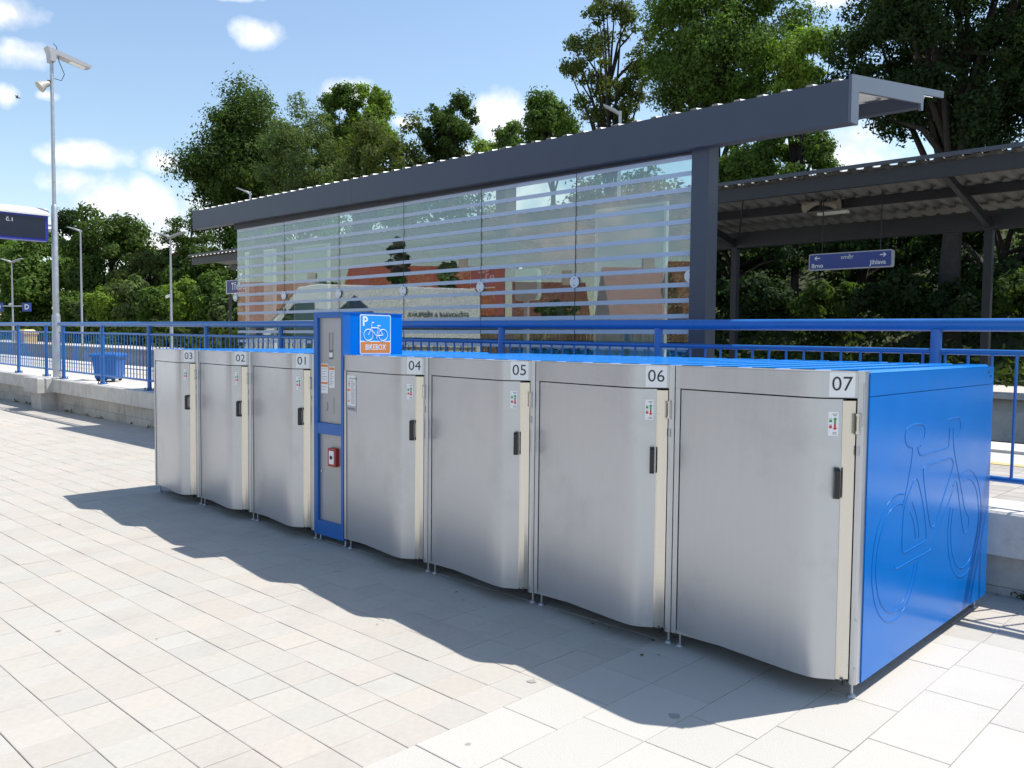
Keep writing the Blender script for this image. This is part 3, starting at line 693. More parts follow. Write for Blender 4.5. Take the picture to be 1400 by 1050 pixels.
# ================================================================== FAR PLATFORM CANOPY
CY0, CY1 = 12.25, 15.4
eL = onY(262, 350, CY0).x; eR = 16.0
zE = onY(1100, 238, CY0).z; zBt = onY(1100, 311, CY1).z; zBb = onY(1100, 333, CY1).z
cn = empty('platform_canopy', (0, 0, 0)); tag(cn, 'dark steel canopy with corrugated roof over the far platform', 'canopy')
def cz(y): return zE-.09+(y-CY0)/(CY1-CY0)*(zBt+.16-zE+.09)
prof = []; x = eL
while x < eR: prof += [(x, 0), (x+.11, 0), (x+.15, .06), (x+.25, .06), (x+.29, 0)]; x += .30
n = len(prof)
vs = [(x, y, cz(y)+z) for y in (CY0-.12, CY1+.8) for x, z in prof]; vs += [(a, b_, c+.004) for a, b_, c in vs]
fs = [(i, n+i, n+i+1, i+1) for i in range(n-1)]+[(2*n+i, 2*n+i+1, 3*n+i+1, 3*n+i) for i in range(n-1)]
MB().add(vs, fs).build('roof_sheet', SHEET, cn)
MB().box(eL, eR, CY0-.16, CY0-.13, zE-.05, zE+.02).build('eave_trim', ANTH, cn)
MB().box(eL, eR, CY0, CY0+.10, cz(CY0)-.27, cz(CY0)-.01).build('eave_beam', ANTHD, cn)
ym = (CY0+CY1)/2+.1
MB().box(eL, eR, ym, ym+.09, cz(ym)-.19, cz(ym)-.01).build('purlin', ANTHD, cn)
MB().box(eL, eR, CY1-.1, CY1+.1, zBb, zBt).build('column_beam', ANTHD, cn)
MB().box(eL, eR, CY1+.7, CY1+.78, cz(CY1+.7)-.16, cz(CY1+.7)-.01).build('purlin', ANTHD, cn)
c1 = onY(1004, 420, CY1).x; c2 = onY(1349, 420, CY1).x; sp = c2-c1
k = -7
while c1+k*sp < eR:
    xc = c1+k*sp
    if xc > eL+.4:
        MB().box(xc-.075, xc+.075, CY1-.08, CY1+.08, .6, zBb).build('column', ANTHD, cn)
        a = Vector((0, CY1-.1, zBb+.12)); b_ = Vector((0, CY0+.1, cz(CY0)-.1))
        MB().prism([(a.y, a.z-.09), (b_.y, b_.z-.08), (b_.y, b_.z+.04), (a.y, a.z+.09)], xc-.05, xc+.05, axis='x').build('rafter', ANTHD, cn)
        if k % 2 == 0: MB().tube([(xc+.15, CY1-.1, zBt), (xc+sp*.33, CY0+.1, cz(CY0)-.15)], .018, 6).build('tie_rod', ANTHD, cn)
    k += 1
# direction sign
SY = 13.6
q = [onY(1108, 347, SY), onY(1222, 342, SY), onY(1108, 370, SY), onY(1222, 366, SY)]
w = (q[1].x-q[0].x)/2; h = (q[0].z-q[2].z)/2*.97
ds = empty('direction_sign', ((q[0].x+q[1].x)/2, SY, (q[0].z+q[3].z)/2)); tag(ds, 'blue hanging direction sign reading Brno směr Jihlava with two arrows', 'sign')
DB = mat('direction_blue', (.035, .06, .27), .4)
MB().prism(rrect(-w, w, -h, h, .04), -.06, .06, axis='y').build('casing', mat('casing_grey', (.45, .46, .5), .4), ds)
MB().prism(rrect(-w+.02, w-.02, -h+.02, h-.02, .03), -.064, -.061, axis='y').build('face', DB, ds)
yy = -.0655
text('sign_word', 'Brno', .125, WHITE, ds, (-w+.06, yy, -h*.48), (R(90), 0, 0), .001, ax='LEFT', bold=.002)
text('sign_word', 'směr', .125, WHITE, ds, (-.05*w, yy, h*.42), (R(90), 0, 0), .001)
text('sign_word', 'Jihlava', .125, WHITE, ds, (w-.12, yy, -h*.40), (R(90), 0, 0), .001, ax='RIGHT', bold=.002)
for s_ in (-1, 1):
    ar = MB().box(-.06, .06, yy, yy+.001, -.010, .010)
    ar.prism([(s_*.065, 0), (s_*.015, .045), (s_*.0, .038), (s_*.035, 0), (s_*.0, -.038), (s_*.015, -.045)][::s_], yy-.0005, yy+.001, axis='y').build('arrow', WHITE, ds, (s_*(w-.18), 0, h*.45))
for s_ in (-.7, .7): MB().tube([(s_*w, 0, h), (s_*w, 0, cz(SY)-ds.location.z)], .012, 6).build('hanger', ANTHD, ds)
# horn loudspeakers and strip lamp under the canopy
for px, sgn, lb in ((1112, -1, 'beige horn loudspeaker under the canopy turned towards the shelter column'), (1134, 1, 'beige horn loudspeaker under the canopy turned away from the shelter')):
    c = onY(px, 280, 13.75); o = empty('horn_loudspeaker', c); tag(o, lb, 'loudspeaker', 'horn loudspeakers under the canopy')
    MB().tube([(sgn*.20, 0, -.02), (sgn*.19, 0, -.02), (sgn*.05, 0, .01), (-sgn*.06, 0, .03), (-sgn*.14, 0, .03)], [.13, .12, .07, .05, .05], 16).build('horn', mat('horn_beige', (.30, .27, .225), .5), o)
    MB().tube([(0, 0, .05), (0, 0, cz(13.75)-c.z)], .015, 6).build('bracket', ANTHD, o)
c = onY(1139, 291, 13.75); o = empty('strip_lamp', c); tag(o, 'white strip lamp fixture hung below the loudspeakers', 'lamp')
MB().bbox(-.32, .32, -.06, .06, -.03, .03, .008).build('housing', mat('lamp_white', (.6, .6, .58), .4), o)
for s_ in (-.25, .25): MB().tube([(s_, 0, .03), (s_, 0, cz(13.75)-c.z)], .008, 5).build('hanger', ANTHD, o)

# ================================================================== LAMP POSTS
LPX, LPY = -11.13, 2.74
b0 = TW(-11.15, 2.5, .5).z
lp = empty('lamp_post', (LPX, LPY, b0)); tag(lp, 'tall galvanised lamp post with LED head and horn, standing in the railing gap', 'lamp post')
def lz(px, py): return onY(px, py, LPY).z-b0
LEDG = mat('led_grey', (.42, .42, .43), .45, .2); 
MB().tube([(0, 0, 0), (0, 0, lz(76, 432)), (0, 0, lz(76, 430)+.02)], [.082, .082, .066], 18).build('lower_tube', GALV, lp, sharp=30)
MB().tube([(0, 0, lz(76, 432)), (0, 0, lz(74, 283)), (0, 0, lz(74, 281)+.02)], [.064, .060, .040], 16).build('middle_tube', GALV, lp, sharp=30)
zt = lz(71, 78)
MB().tube([(0, 0, lz(74, 283)), (0, 0, zt)], [.040, .034], 14).build('upper_tube', GALV, lp)
hd = empty('tmp'); bpy.data.objects.remove(hd)
MB().prism([(-.11, .17), (-.04, .15), (.72, -.02), (.78, -.05), (.75, -.09), (.60, -.08), (.06, .03), (.05, -.12), (-.05, -.12), (-.06, .04)], -.13, .13, axis='x').build('lamp_head', LEDG, lp, (0, 0, zt+.02))
MB().prism([(.36, -.034), (.66, -.098), (.66, -.088), (.36, -.026)], -.09, .09, axis='x').build('led_panel', mat('led_lens', (.75, .76, .72), .2), lp, (0, 0, zt+.02))
zh = lz(72, 118)
MB().tube([(0, -.06, .12), (0, -.06, .04), (0, -.08, .0)], .03, 8).build('horn_bracket', ANTHD, lp, (0, 0, zh))
MB().tube([(0, -.05, .06), (0, -.14, .02), (0, -.24, -.06)], [.05, .075, .12], 14).build('horn', mat('horn_grey', (.38, .36, .32), .5), lp, (0, 0, zh))
MB().tube([(0, .04, zh+.9), (0, .10, zh+.85), (.02, .14, zh+.55), (.03, .24, zh+.30), (.02, .18, zh+.16), (0, .05, zh+.18)], .008, 5).build('cable', BLACK, lp)
# display board carried by the lamp post, reaching over the wall
DX = LPX+.02; R0 = onX(66, 287, DX); R1 = onX(66, 330, DX)
zt_, zb_ = R0.z, R1.z; y1 = R0.y; y0 = y1-2.3
db = empty('display_board', (DX, y1, zb_)); tag(db, 'dark electronic platform display with blue frame bracketed to the lamp post', 'display board')
hh = zt_-zb_
MB().box(-.30, -.02, y0-y1, 0, 0, hh-.13).build('casing', mat('display_frame_blue', (.02, .03, .30), .4), db)
MB().box(-.02, -.012, y0-y1+.04, -.06, .05, hh-.17).build('screen', mat('display_screen', (.006, .008, .028), .25), db)
MB().prism([(-.33, hh-.13), (.02, hh-.13), (.02, hh-.09), (-.16, hh+.04), (-.33, hh-.09)], y0-y1-.03, .03, axis='y').build('cover', mat('display_cover', (.72, .72, .70), .5), db)
pt = onX(19, 300, DX)
text('display_letters', 'NÁSTUPIŠTĚ', .115, WHITE, db, (-.0105, pt.y-y1-.30, pt.z-zb_), (R(90), 0, R(90)), .001, ax='RIGHT')
text('display_letters', 'č.1', .115, WHITE, db, (-.0105, pt.y-y1, pt.z-zb_), (R(90), 0, R(90)), .001, ax='RIGHT')
for zz in (hh*.52, hh*.38): MB().box(-.10, -.06, -.01, LPY-y1-.05, zz-.02, zz+.02).build('bracket', WHITE, db)

def far_lamp(px, ytop, Y, label, arms=(1, -1), camera=False, head_len=.85):
    T = onY(px, ytop, Y); zb = TW(T.x, 13.2, .62).z if Y > 10 else TW(T.x, 4, .5).z
    o = empty('platform_lamp', (T.x, Y, zb)); tag(o, label, 'lamp post', 'lamps along the far platform'); h = T.z-zb
    MB().tube([(0, 0, 0), (0, 0, 1.3), (0, 0, 1.36), (0, 0, h*.6), (0, 0, h)], [.085, .085, .06, .055, .04], 10).build('pole', GALV, o)
    for s_ in arms:
        MB().prism([(0, -.06), (s_*head_len*.3, .05), (s_*head_len, .19), (s_*head_len, .15), (s_*head_len*.4, .0), (0, -.12)][::s_], -.13, .13, axis='y').build('lamp_head', LEDG, o, (0, 0, h), (0, 0, R(30)))
    if camera:
        MB().tube([(-.05, 0, 0), (-.30, -.12, -.08)], .07, 8).build('camera', WHITE, o, (0, 0, h*.48))
    return o
far_lamp(233, 322, 15.4, 'double-armed platform lamp with a small camera, in front of the bushes', (1, -1), True)
far_lamp(110, 314, 15.4, 'single-armed lamp on a thin pole before the dark trees beside the tall lamp post', (-1,))
dl = far_lamp(16, 357, 15.4, 'double-armed platform lamp carrying two small blue D signs', (1, -1), True)
far_lamp(342, 262, 15.4, 'lamp head and pole rising behind the far end of the shelter roof', (-1,), False, .6)
far_lamp(848, 152, 15.4, 'pale lamp head showing above the middle of the shelter roof', (-1,), False, .45)
DT = dl.location; zD = onY(18, 419, DT.y).z-DT.z
MB().box(-1.0, 1.0, -.03, .03, zD, zD+.07).build('sign_arm', GALV, dl, None, (0, 0, R(35)))
for s_ in (-1, 1):
    sgn = MB().box(-.32, .32, -.05, .05, -.34, .26).build('sector_sign', mat('sector_blue', (.03, .07, .30), .4), dl, (s_*1.1*math.cos(R(35)), s_*1.1*math.sin(R(35)), zD), (0, 0, R(35)))
    text('sector_letter', 'D', .50, WHITE, sgn, (.04, -.053, -.04), (R(90), 0, 0), .002, bold=.012)

# ================================================================== BINS ON THE PLATFORM
B0 = TW(-9.95, 2.98, .505)
bn = empty('waste_container', B0, R(-38)); bn.scale = (.72, .72, .88); tag(bn, 'blue plastic waste container with lid and stencilled numbers behind the railing', 'waste container')
BINB = mat('bin_blue', (.012, .10, .36), .45, 0, .1)
def loft(mb, rings):
    n = len(rings[0]); vs = [p for r_ in rings for p in r_]; fs = [tuple(range(n))[::-1], tuple(range((len(rings)-1)*n, len(rings)*n))]
    for k in range(len(rings)-1): fs += [(k*n+i, k*n+(i+1) % n, (k+1)*n+(i+1) % n, (k+1)*n+i) for i in range(n)]
    return mb.add(vs, fs)
loft(MB(), [[(x, y, z) for x, y in rrect(-w, w, -d, d, .05, 3)] for w, d, z in ((.40, .26, .06), (.42, .28, .10), (.50, .34, .56), (.51, .35, .58))]).build('body', BINB, bn)
loft(MB(), [[(x, y, z) for x, y in rrect(-w, w, -d, d, .05, 3)] for w, d, z in ((.55, .39, .585), (.55, .39, .62), (.50, .34, .66), (.30, .2, .68))]).build('lid', BINB, bn)
for sx in (-.32, .32):
    for sy in (-.2, .2): MB().tube([(sx-.02, sy, .055), (sx+.02, sy, .055)], .052, 10).build('wheel', BLACK, bn)
text('stencil_numbers', '52637', .17, WHITE, bn, (.16, -.322, .36), (R(90-8), 0, 0), .002)
c = onY(36, 467, 14.2)
gb = empty('grit_bin', (c.x, 14.2, TW(c.x, 13.5, .62).z), R(10)); tag(gb, 'yellow grit bin on the far platform behind the railing', 'bin')
YB = mat('grit_yellow', (.55, .42, .16), .5, 0, .1)
loft(MB(), [[(x, y, z) for x, y in rrect(-w, w, -d, d, .06, 3)] for w, d, z in ((.50, .4, 0), (.55, .45, .62))]).build('body', YB, gb)
loft(MB(), [[(x, y, z) for x, y in rrect(-w, w, -d, d, .06, 3)] for w, d, z in ((.60, .5, .63), (.60, .5, .70), (.4, .3, .92))]).build('lid', YB, gb)

# bird in the sky
c = atD(24, 134, 38); bd = MB()
bd.tube([(-.14, 0, 0), (-.06, 0, .02), (.04, 0, .02), (.12, 0, .01), (.22, 0, 0)], [.01, .045, .05, .03, .015], 8)
bd.add([(.05, .03, .02), (-.05, .03, .02), (-.10, .30, .16), (-.02, .30, .17)], [(0, 1, 2, 3)]); bd.add([(.05, -.03, .02), (-.05, -.03, .02), (-.10, -.26, .20), (-.02, -.26, .21)], [(3, 2, 1, 0)])
bd.v = [(x*.6, y*.6, z*.6) for x, y, z in bd.v]
tag(bd.build('bird', mat('bird_dark', (.03, .03, .035), .8), None, c, (R(20), 0, R(60))), 'small dark bird flying in the sky left of the lamp post', 'bird')

# ================================================================== VEGETATION
def np_mesh(name, V, nq, mt):
    me = bpy.data.meshes.new(name); me.vertices.add(len(V)); me.vertices.foreach_set('co', V.astype(np.float32).ravel())
    me.loops.add(nq*4); me.loops.foreach_set('vertex_index', np.arange(nq*4, dtype=np.int32)); me.polygons.add(nq)
    me.polygons.foreach_set('loop_start', np.arange(0, nq*4, 4, dtype=np.int32)); me.polygons.foreach_set('loop_total', np.full(nq, 4, dtype=np.int32))
    me.update(); me.validate(); me.materials.append(mt); return me
def leaf_quads(rg, P, size, upbias=.6, droop=.0, out=None):
    """one pointed leaf-cluster face per point"""
    n = len(P); N = rg.normal(size=(n, 3))
    if out is not None: N = N*.42+out*1.0; upbias = .25
    N[:, 2] += upbias; N /= np.linalg.norm(N, axis=1)[:, None]
    A = rg.normal(size=(n, 3)); A[:, 2] -= droop; A -= N*(A*N).sum(1)[:, None]; A /= np.linalg.norm(A, axis=1)[:, None]; B = np.cross(N, A)
    L = (size*rg.uniform(.6, 1.35, n))[:, None]; w = L*rg.uniform(.38, .62, (n, 1)); bend = N*L*rg.uniform(-.22, .12, (n, 1))
    V = np.stack([P-A*L*.5, P+B*w*.5+bend*.4, P+A*L*.5+bend, P-B*w*.5+bend*.4], 1)
    return V.reshape(-1, 3)
def tree(px, py, rx, ry, Y, mt, label, seed, nclump=70, nleaf=20000, lsize=.22, cl=.24, group='trees on the slope', name='leafy_tree', trunk=True, limbs=14, droop=0., sparse=0., flat=.7, base=None):
    c = onY(px, py, Y) if base is None else Vector(base[0]); D = (c-CAM).dot(_fw) if base is None else F_PX
    Rx, Rz = rx*D/F_PX, ry*D/F_PX
    gz = hill_h(c.x, c.y)-.1 if base is None else base[1]
    o = empty(name, (c.x, c.y, gz)); tag(o, label, 'tree' if trunk else 'bush', group)
    C = Vector((0, 0, c.z-gz)); rg = np.random.default_rng(seed)
    # clump centres: an uneven crown, heavier to the outside and the top
    d = rg.normal(size=(nclump, 3)); d /= np.linalg.norm(d, axis=1)[:, None]; rad = rg.uniform(.30, 1, nclump)**.55*rg.uniform(.78, 1.06, nclump)
    cc = d*rad[:, None]; low = cc[:, 2] < -.25
    cc[low, :2] *= .85
    cc = cc*np.array([Rx, Rx*.9, Rz]); cr = min(Rx, Rz)*cl*rg.uniform(.55, 1.35, nclump)
    wgt = cr**2; cnt = (nleaf*wgt/wgt.sum()).astype(int); parts = []; outs = []
    for i in range(nclump):
        k = max(cnt[i], 12); p = rg.normal(size=(k, 3)); p /= np.linalg.norm(p, axis=1)[:, None]
        p *= (rg.uniform(.15, 1.15, (k, 1))**.6)*cr[i]; p[:, 2] *= flat; p[:, 2] -= droop*np.abs(p[:, 0])
        # twig-like sub clusters give the clump a broken outline
        sub = rg.normal(size=(max(3, k//22), 3)); sub /= np.linalg.norm(sub, axis=1)[:, None]; sub *= cr[i]*rg.uniform(.6, 1.25, (len(sub), 1)); sub[:, 2] *= flat
        m_ = rg.random(k) < .6; p[m_] = sub[rg.integers(0, len(sub), m_.sum())]+rg.normal(size=(m_.sum(), 3))*cr[i]*.20
        parts.append(p+cc[i]); q_ = p+cc[i]/np.linalg.norm(cc[i])*cr[i]*.35; outs.append(q_/np.maximum(np.linalg.norm(q_, axis=1), 1e-6)[:, None])
    P = np.concatenate(parts)+np.array(C); V = leaf_quads(rg, P, lsize, out=np.concatenate(outs))
    link('crown', np_mesh('crown', V, len(P), mt), o)
    if trunk:
        mb = MB(); H = C.z; tr = max(.12, Rx*.075); rr = random.Random(seed)
        top = C+Vector((rr.uniform(-.1, .1)*Rx, 0, Rz*.55)); pts = []
        for k in range(9):
            t = k/8; pts.append(Vector((0, 0, 0)).lerp(top, t)+Vector((math.sin(t*5+seed)*.06*Rx*t, math.cos(t*4+seed)*.06*Rx*t, 0)))
        mb.tube(pts, [tr*(1.25-1.1*k/8) if k else tr*1.5 for k in range(9)], 9)
        order = rg.permutation(nclump)[:limbs]
        for i in order:
            e = Vector(cc[i])+C; t = .35+.5*rr.random(); s0 = pts[min(8, int(t*8))]
            if e.z < s0.z-.1*Rz: s0 = pts[max(2, int(8*min(.6, max(.2, (e.z-.2*Rz)/max(top.z, .1)))))]
            mid = s0.lerp(e, .5)+Vector((rr.uniform(-.1, .1)*Rx, rr.uniform(-.1, .1)*Rx, .10*Rz))
            mb.tube([s0, s0.lerp(mid, .5), mid, mid.lerp(e, .6), e], [tr*.42, tr*.34, tr*.26, tr*.17, tr*.08], 6)
        mb.build('trunk', BARK, o)
    return o
DK, MD, LT, BR, OL, VD = (leaf('dark', (.062, .100, .024)), leaf('mid', (.088, .145, .032)), leaf('feather', (.12, .165, .06)), leaf('bright', (.17, .25, .04)), leaf('olive', (.088, .112, .032)), leaf('deep', (.028, .050, .018)))
# centre group above the shelter roof
tree(338, 238, 92, 112, 36, DK, 'large dark green maple with a broad crown above the far end of the shelter', 1, 135, 72000, .32)
tree(412, 230, 66, 100, 33, LT, 'pale feathery green tree in front of the dark maple', 2, 90, 42000, .19, .22, droop=.25)
tree(462, 200, 44, 84, 37, MD, 'narrow dark tree between the feathery tree and the lime green one', 3, 60, 24000, .27)
tree(507, 185, 38, 72, 38, BR, 'lime green tree standing out among darker crowns', 4, 55, 20000, .25, .26)
tree(535, 245, 82, 80, 33, OL, 'low round dark crown with bare twigs above the shelter roof', 5, 90, 34000, .25)
tree(617, 190, 40, 60, 36, DK, 'small dark upright tree before the white cloud', 6, 40, 15000, .25, .28)
tree(655, 225, 34, 34, 34, BR, 'small bright green treetop at the shelter roof edge, under the cloud', 16, 24, 6000, .22, .3)
tree(758, 170, 52, 54, 31, MD, 'medium green tree above the middle of the shelter roof', 7, 50, 18000, .2, .26)
tree(700, 190, 24, 30, 34, MD, 'little treetop left of the medium green tree by the roof edge', 17, 18, 4000, .2, .32)
# tall trees on the right
tree(838, 92, 72, 122, 27, OL, 'tall thin-leaved tree with bare limbs showing against the sky', 8, 66, 17000, .15, .19, limbs=36)
tree(985, 70, 125, 135, 26, MD, 'tall broad green tree rising behind the shelter roof', 9, 150, 70000, .145, .18, limbs=34)
tree(1095, 85, 48, 60, 24, BR, 'bright yellow-green branch of foliage at the side of the tall broad tree', 10, 44, 14000, .13, .27)
tree(1310, 60, 185, 175, 21, VD, 'huge dark tree filling the sky above the canopy', 11, 210, 85000, .125, .14, limbs=40)
tree(1050, 225, 95, 52, 24, MD, 'leafy tree seen between the shelter roof and the far canopy', 12, 64, 24000, .14, .26)
tree(1180, 330, 120, 70, 25, VD, 'dark low tree on the slope behind the direction sign', 13, 60, 16000, .2, .26)
tree(1010, 350, 90, 70, 23, VD, 'dark leafy tree on the slope behind the shelter column', 14, 50, 13000, .19, .26)
tree(1370, 330, 110, 90, 23, VD, 'dark tree on the slope behind the canopy column nearest the blue panel', 15, 55, 14000, .19, .26)
tree(860, 300, 120, 90, 29, DK, 'dark tree seen through the glass behind the pale blue board', 18, 50, 13000, .24, .26)
tree(600, 320, 120, 80, 32, DK, 'dark tree seen through the middle panes of the glass wall', 19, 50, 13000, .26, .26)
tree(420, 350, 110, 80, 33, MD, 'green tree seen through the far panes of the glass wall', 20, 50, 13000, .27, .26)
tree(262, 320, 40, 50, 38, DK, 'small dark tree by the far end of the shelter roof, left of the maple', 21, 34, 8000, .27, .28)
# left group
tree(150, 355, 66, 75, 30, DK, 'dark rounded tree behind the thin single lamp, beside the tall lamp post', 22, 70, 20000, .42, .24)
tree(98, 330, 34, 50, 34, VD, 'dark tree just right of the tall lamp post behind the rounded tree', 23, 34, 9000, .45, .28)
tree(50, 385, 66, 66, 27, MD, 'mid green tree under the display board', 24, 60, 18000, .45, .25)
tree(5, 345, 42, 62, 34, DK, 'dark tree behind the electronic display board', 25, 34, 9000, .45, .28)
tree(205, 380, 52, 40, 28, OL, 'olive tree behind the double lamp with camera', 26, 40, 10000, .38, .28)
tree(280, 375, 54, 46, 30, DK, 'dark tree under the far canopy end', 27, 40, 10000, .36, .28)
# bushes on the bank
for i, (px, py, rx, ry, Y, mt, lb) in enumerate((
    (150, 412, 30, 26, 21, BR, 'bright green bush on the bank right of the thin lamp'),
    (178, 408, 26, 32, 21, LT, 'pale flowering bush on the bank between the lamps'),
    (212, 415, 28, 26, 20.5, MD, 'green bush on the bank left of the double lamp'),
    (252, 412, 26, 28, 21, BR, 'bright bush on the bank right of the double lamp'),
    (285, 410, 30, 32, 21, MD, 'green bush on the bank under the canopy end'),
    (120, 422, 22, 18, 20.5, LT, 'pale low bush on the bank behind the thin lamp pole'),
    (95, 418, 22, 22, 21, MD, 'green bush on the bank beside the tall lamp post'),
    (310, 425, 20, 22, 20.5, LT, 'pale bush beside the navy station sign'),  # slope bushes from here: overhead tree shade is put into darker leaf colours
    (1035, 415, 45, 40, 20.5, VD, 'shade-darkened bush on the slope beside the far canopy post near the shelter'),
    (1130, 420, 60, 38, 20.5, DK, 'green bush on the slope below the direction sign'),
    (1230, 410, 60, 45, 20.5, VD, 'shade-darkened bush on the slope right of the direction sign'),
    (1310, 420, 50, 38, 20.5, VD, 'shade-darkened bush on the slope left of the canopy post'),
    (1395, 410, 50, 45, 20.5, DK, 'green bush on the slope right of the canopy post'))):
    k = 1.0 if px > 900 else 1.8
    tree(px, py, rx, ry, Y, mt, lb, 40+i, 26, 5000, .15*k, .34, 'bushes on the bank', 'bush', trunk=False, flat=.85)
# ground cover on the slope
rg = np.random.default_rng(77); ps = []
for i in range(2600):
    if i % 2: X = rg.uniform(-25, 14)
    else: X = rg.uniform(-110, -20)
    Y = 18.0+(6.98-X)*.0215+rg.uniform(0, 1)**1.3*17; s_ = .55 if X > -25 else .9
    k = 46; p = rg.normal(size=(k, 3))*np.array([s_, s_, s_*.55]); p[:, 2] = np.abs(p[:, 2])
    ps.append(p+np.array([X, Y, hill_h(X, Y)]))
P = np.concatenate(ps); V = leaf_quads(rg, P, np.where(P[:, 0] > -25, .22, .42))
tag(link('undergrowth', np_mesh('undergrowth', V, len(P), leaf('cover', (.045, .066, .02)))), 'leafy undergrowth and grass covering the slope behind the far platform', 'undergrowth', kind='stuff')

# house roof showing through the trees on the left
def house(loc, rz, L, Wd, hw, hr, label, wallc, roofc, name='house'):
    o = empty(name, loc, rz); tag(o, label, 'house')
    MB().box(-L/2, L/2, -Wd/2, Wd/2, -1, hw).build('wall', wallc, o)
    MB().prism([(-Wd/2-.5, hw-.2), (Wd/2+.5, hw-.2), (0, hw+hr)], -L/2-.4, L/2+.4, axis='x').build('roof', roofc, o)
    MB().box(L*.22, L*.22+.6, -.3, .3, hw+hr*.5, hw+hr+.7).build('chimney', wallc, o)
    for k in range(4):
        for s_ in (-1, 1):
            x = -L/2+L*(k+.5)/4; w = MB().box(x-.5, x+.5, s_*(Wd/2)-.03, s_*(Wd/2)+.03, .9, 2.3).build('window', mat('window_dark', (.04, .05, .06), .1), o)
            MB().box(x-.6, x+.6, s_*(Wd/2+.04)-.04, s_*(Wd/2+.04)+.04, .82, .9).build('sill', WHITE, w)
    return o
ROOFR = mat('red_tile_roof', (.26, .055, .028), .8, 0, .2, 3., .5, 12.); PLAST = mat('plaster', (.5, .44, .36), .9, 0, .1)
c = onY(240, 352, 46)
house((c.x, 46, c.z-5.2), R(-20), 14, 8, 3.6, 1.9, 'house with a dark red roof half hidden by trees beyond the canopy end', PLAST, mat('dark_red_roof', (.13, .04, .03), .8, 0, .2))

# ================================================================== STREET SIDE, MIRRORED IN THE GLASS
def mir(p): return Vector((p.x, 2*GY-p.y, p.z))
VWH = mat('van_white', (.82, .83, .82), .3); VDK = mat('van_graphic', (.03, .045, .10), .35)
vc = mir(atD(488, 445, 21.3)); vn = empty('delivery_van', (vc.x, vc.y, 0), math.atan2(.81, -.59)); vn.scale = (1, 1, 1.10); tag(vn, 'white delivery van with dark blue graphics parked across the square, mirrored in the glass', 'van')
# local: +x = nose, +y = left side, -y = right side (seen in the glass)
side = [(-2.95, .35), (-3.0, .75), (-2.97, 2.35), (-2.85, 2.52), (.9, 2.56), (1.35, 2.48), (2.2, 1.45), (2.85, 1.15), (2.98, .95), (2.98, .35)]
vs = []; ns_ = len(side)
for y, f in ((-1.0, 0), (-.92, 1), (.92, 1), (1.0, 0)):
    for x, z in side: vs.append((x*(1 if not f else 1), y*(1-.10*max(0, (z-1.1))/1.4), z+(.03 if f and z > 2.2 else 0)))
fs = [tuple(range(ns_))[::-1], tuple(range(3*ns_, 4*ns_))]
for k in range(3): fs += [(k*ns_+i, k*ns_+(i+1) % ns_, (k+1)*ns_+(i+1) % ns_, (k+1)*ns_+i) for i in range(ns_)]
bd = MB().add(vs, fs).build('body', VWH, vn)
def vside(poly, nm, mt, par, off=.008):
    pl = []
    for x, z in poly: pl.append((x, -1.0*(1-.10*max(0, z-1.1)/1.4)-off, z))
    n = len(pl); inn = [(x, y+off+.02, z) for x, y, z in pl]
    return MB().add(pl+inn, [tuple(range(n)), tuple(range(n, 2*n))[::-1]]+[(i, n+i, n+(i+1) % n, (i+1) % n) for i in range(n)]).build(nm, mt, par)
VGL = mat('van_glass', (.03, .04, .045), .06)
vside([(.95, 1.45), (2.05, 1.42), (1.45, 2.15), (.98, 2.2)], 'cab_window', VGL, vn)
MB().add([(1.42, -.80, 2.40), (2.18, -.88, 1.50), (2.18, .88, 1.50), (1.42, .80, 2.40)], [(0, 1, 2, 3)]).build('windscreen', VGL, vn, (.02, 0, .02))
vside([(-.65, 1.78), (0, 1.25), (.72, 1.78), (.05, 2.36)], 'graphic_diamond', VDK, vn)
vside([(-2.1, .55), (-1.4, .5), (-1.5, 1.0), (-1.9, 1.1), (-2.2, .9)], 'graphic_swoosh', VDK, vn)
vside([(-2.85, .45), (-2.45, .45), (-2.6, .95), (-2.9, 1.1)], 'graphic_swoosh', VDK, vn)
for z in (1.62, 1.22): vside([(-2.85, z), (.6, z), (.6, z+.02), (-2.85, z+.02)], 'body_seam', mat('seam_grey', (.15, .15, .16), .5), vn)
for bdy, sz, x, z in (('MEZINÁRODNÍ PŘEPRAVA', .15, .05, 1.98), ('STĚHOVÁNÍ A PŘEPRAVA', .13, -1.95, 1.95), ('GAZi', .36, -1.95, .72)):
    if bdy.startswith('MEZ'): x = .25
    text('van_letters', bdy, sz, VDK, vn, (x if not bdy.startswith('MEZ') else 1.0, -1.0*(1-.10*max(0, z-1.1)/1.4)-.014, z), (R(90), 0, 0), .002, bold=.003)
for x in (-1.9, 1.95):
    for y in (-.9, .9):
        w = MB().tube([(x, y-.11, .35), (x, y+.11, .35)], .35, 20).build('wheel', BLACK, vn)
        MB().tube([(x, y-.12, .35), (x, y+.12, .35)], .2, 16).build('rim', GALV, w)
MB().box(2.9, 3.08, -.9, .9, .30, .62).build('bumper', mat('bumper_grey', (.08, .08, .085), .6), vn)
for y in (-.75, .75): MB().bbox(2.75, 2.97, y-.16, y+.16, .85, 1.08, .03).build('headlight', mat('lamp_glass', (.6, .62, .64), .1), vn)
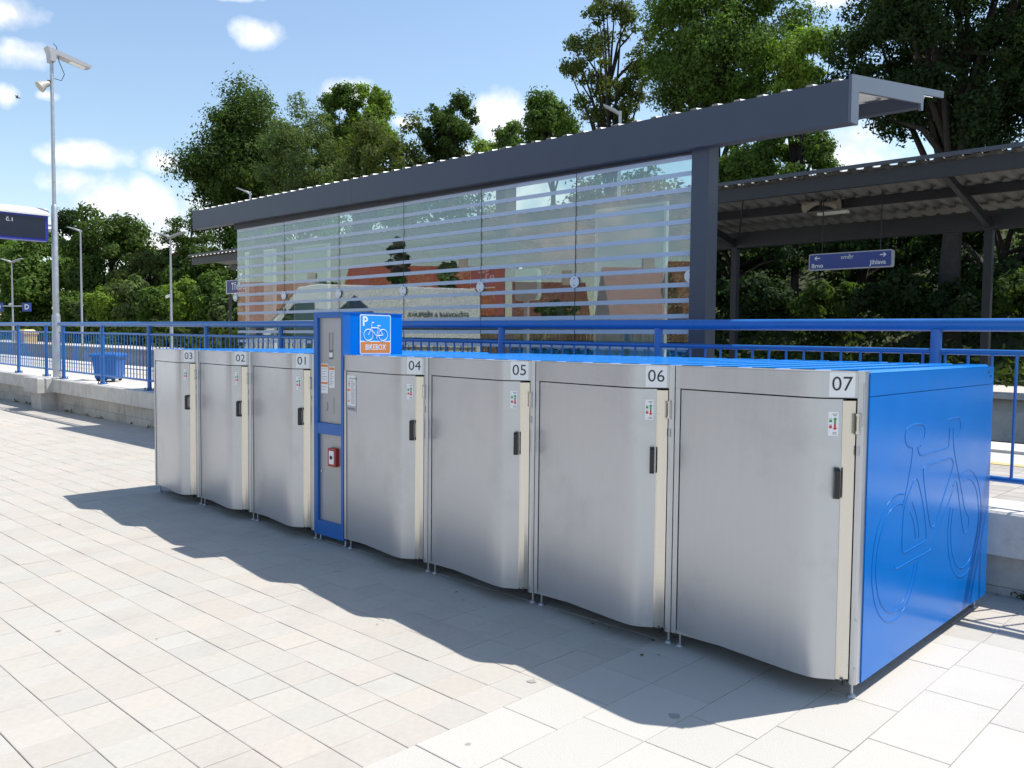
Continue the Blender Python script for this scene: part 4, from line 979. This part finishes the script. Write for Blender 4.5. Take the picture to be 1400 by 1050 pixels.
# red-roofed house and timber fence on the far side of the street
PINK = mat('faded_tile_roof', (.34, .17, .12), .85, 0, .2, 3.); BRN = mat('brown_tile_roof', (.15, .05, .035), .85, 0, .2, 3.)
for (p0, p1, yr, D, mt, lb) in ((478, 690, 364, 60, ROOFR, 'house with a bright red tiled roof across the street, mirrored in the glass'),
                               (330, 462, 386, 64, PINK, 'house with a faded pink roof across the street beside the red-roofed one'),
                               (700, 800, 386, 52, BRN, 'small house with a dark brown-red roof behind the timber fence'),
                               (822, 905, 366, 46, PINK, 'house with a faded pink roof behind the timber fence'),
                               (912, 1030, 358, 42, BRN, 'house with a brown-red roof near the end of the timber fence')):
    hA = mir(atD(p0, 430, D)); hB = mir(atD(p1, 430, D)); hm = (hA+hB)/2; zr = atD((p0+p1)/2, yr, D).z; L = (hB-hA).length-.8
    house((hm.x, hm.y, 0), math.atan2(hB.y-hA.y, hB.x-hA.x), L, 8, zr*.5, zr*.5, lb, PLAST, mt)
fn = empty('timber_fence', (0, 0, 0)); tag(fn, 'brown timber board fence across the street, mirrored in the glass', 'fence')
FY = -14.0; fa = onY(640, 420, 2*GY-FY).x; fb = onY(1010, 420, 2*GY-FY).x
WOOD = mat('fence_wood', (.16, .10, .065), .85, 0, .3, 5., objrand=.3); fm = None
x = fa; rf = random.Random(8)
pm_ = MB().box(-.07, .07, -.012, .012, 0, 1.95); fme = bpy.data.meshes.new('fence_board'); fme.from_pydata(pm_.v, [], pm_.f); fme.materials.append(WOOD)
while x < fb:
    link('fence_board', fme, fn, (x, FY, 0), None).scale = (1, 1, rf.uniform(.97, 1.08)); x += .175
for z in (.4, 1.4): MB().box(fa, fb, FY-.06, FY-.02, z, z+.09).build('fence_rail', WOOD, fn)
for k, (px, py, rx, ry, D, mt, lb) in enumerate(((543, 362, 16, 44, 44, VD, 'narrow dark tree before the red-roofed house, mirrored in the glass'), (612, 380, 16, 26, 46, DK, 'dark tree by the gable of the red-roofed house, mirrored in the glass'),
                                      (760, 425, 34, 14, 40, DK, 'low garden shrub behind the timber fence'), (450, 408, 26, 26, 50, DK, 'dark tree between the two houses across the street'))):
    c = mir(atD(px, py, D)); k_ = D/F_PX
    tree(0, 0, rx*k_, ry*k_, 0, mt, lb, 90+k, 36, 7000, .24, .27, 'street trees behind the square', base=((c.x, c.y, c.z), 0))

# ================================================================== SMALL THINGS ON THE PAVING
rl = random.Random(21)
for i, (px, py, r_) in enumerate(((727, 932, .020), (1335, 1002, .0), (922, 979, .024), (80, 863, .014), (640, 1018, .012))):
    if r_ == 0: continue
    c = onZ(px, py, 0); n = 12
    MB().add([(c.x+r_*(1+.25*math.sin(k*2.1+i))*math.cos(2*math.pi*k/n), c.y+r_*(1+.2*math.cos(k*1.7+i))*math.sin(2*math.pi*k/n), .0026) for k in range(n)], [tuple(range(n))]).build('gum_spot', mat('old_gum', (.30, .285, .265), .9), plaza)
rg = np.random.default_rng(5); P = []
for i in range(260):
    if i < 100: P.append((rg.uniform(-.3, 7), rg.uniform(-.25, 1.2), .006))
    elif i < 200: X = rg.uniform(-16, 8); P.append((X, wall_y(X)-rg.exponential(.10)-.02, .006))
    else: P.append((rg.uniform(-8, 8.5), rg.uniform(-3.4, .8), .006))
P = np.array(P); V = leaf_quads(rg, P, .022, upbias=6)
tag(link('leaf_litter', np_mesh('leaf_litter', V, len(P), mat('dry_litter', (.10, .075, .045), .9, island=.5))), 'scattered dry leaf crumbs and grit on the paving', 'litter', kind='stuff')
# weeds along the foot of the wall
P = []
for i in range(60):
    X = rg.choice([rg.uniform(-14, -.5), rg.uniform(7, 9)]); c = np.array([X, wall_y(X)-.02, .01]); P.append(c+rg.normal(size=(14, 3))*np.array([.05, .015, .018])+np.array([0, 0, .012]))
P = np.concatenate(P); V = leaf_quads(rg, P, .035, upbias=.8)
tag(link('weeds', np_mesh('weeds', V, len(P), leaf('weed', (.09, .12, .03)))), 'small weeds growing along the foot of the concrete wall', 'weeds', kind='stuff')
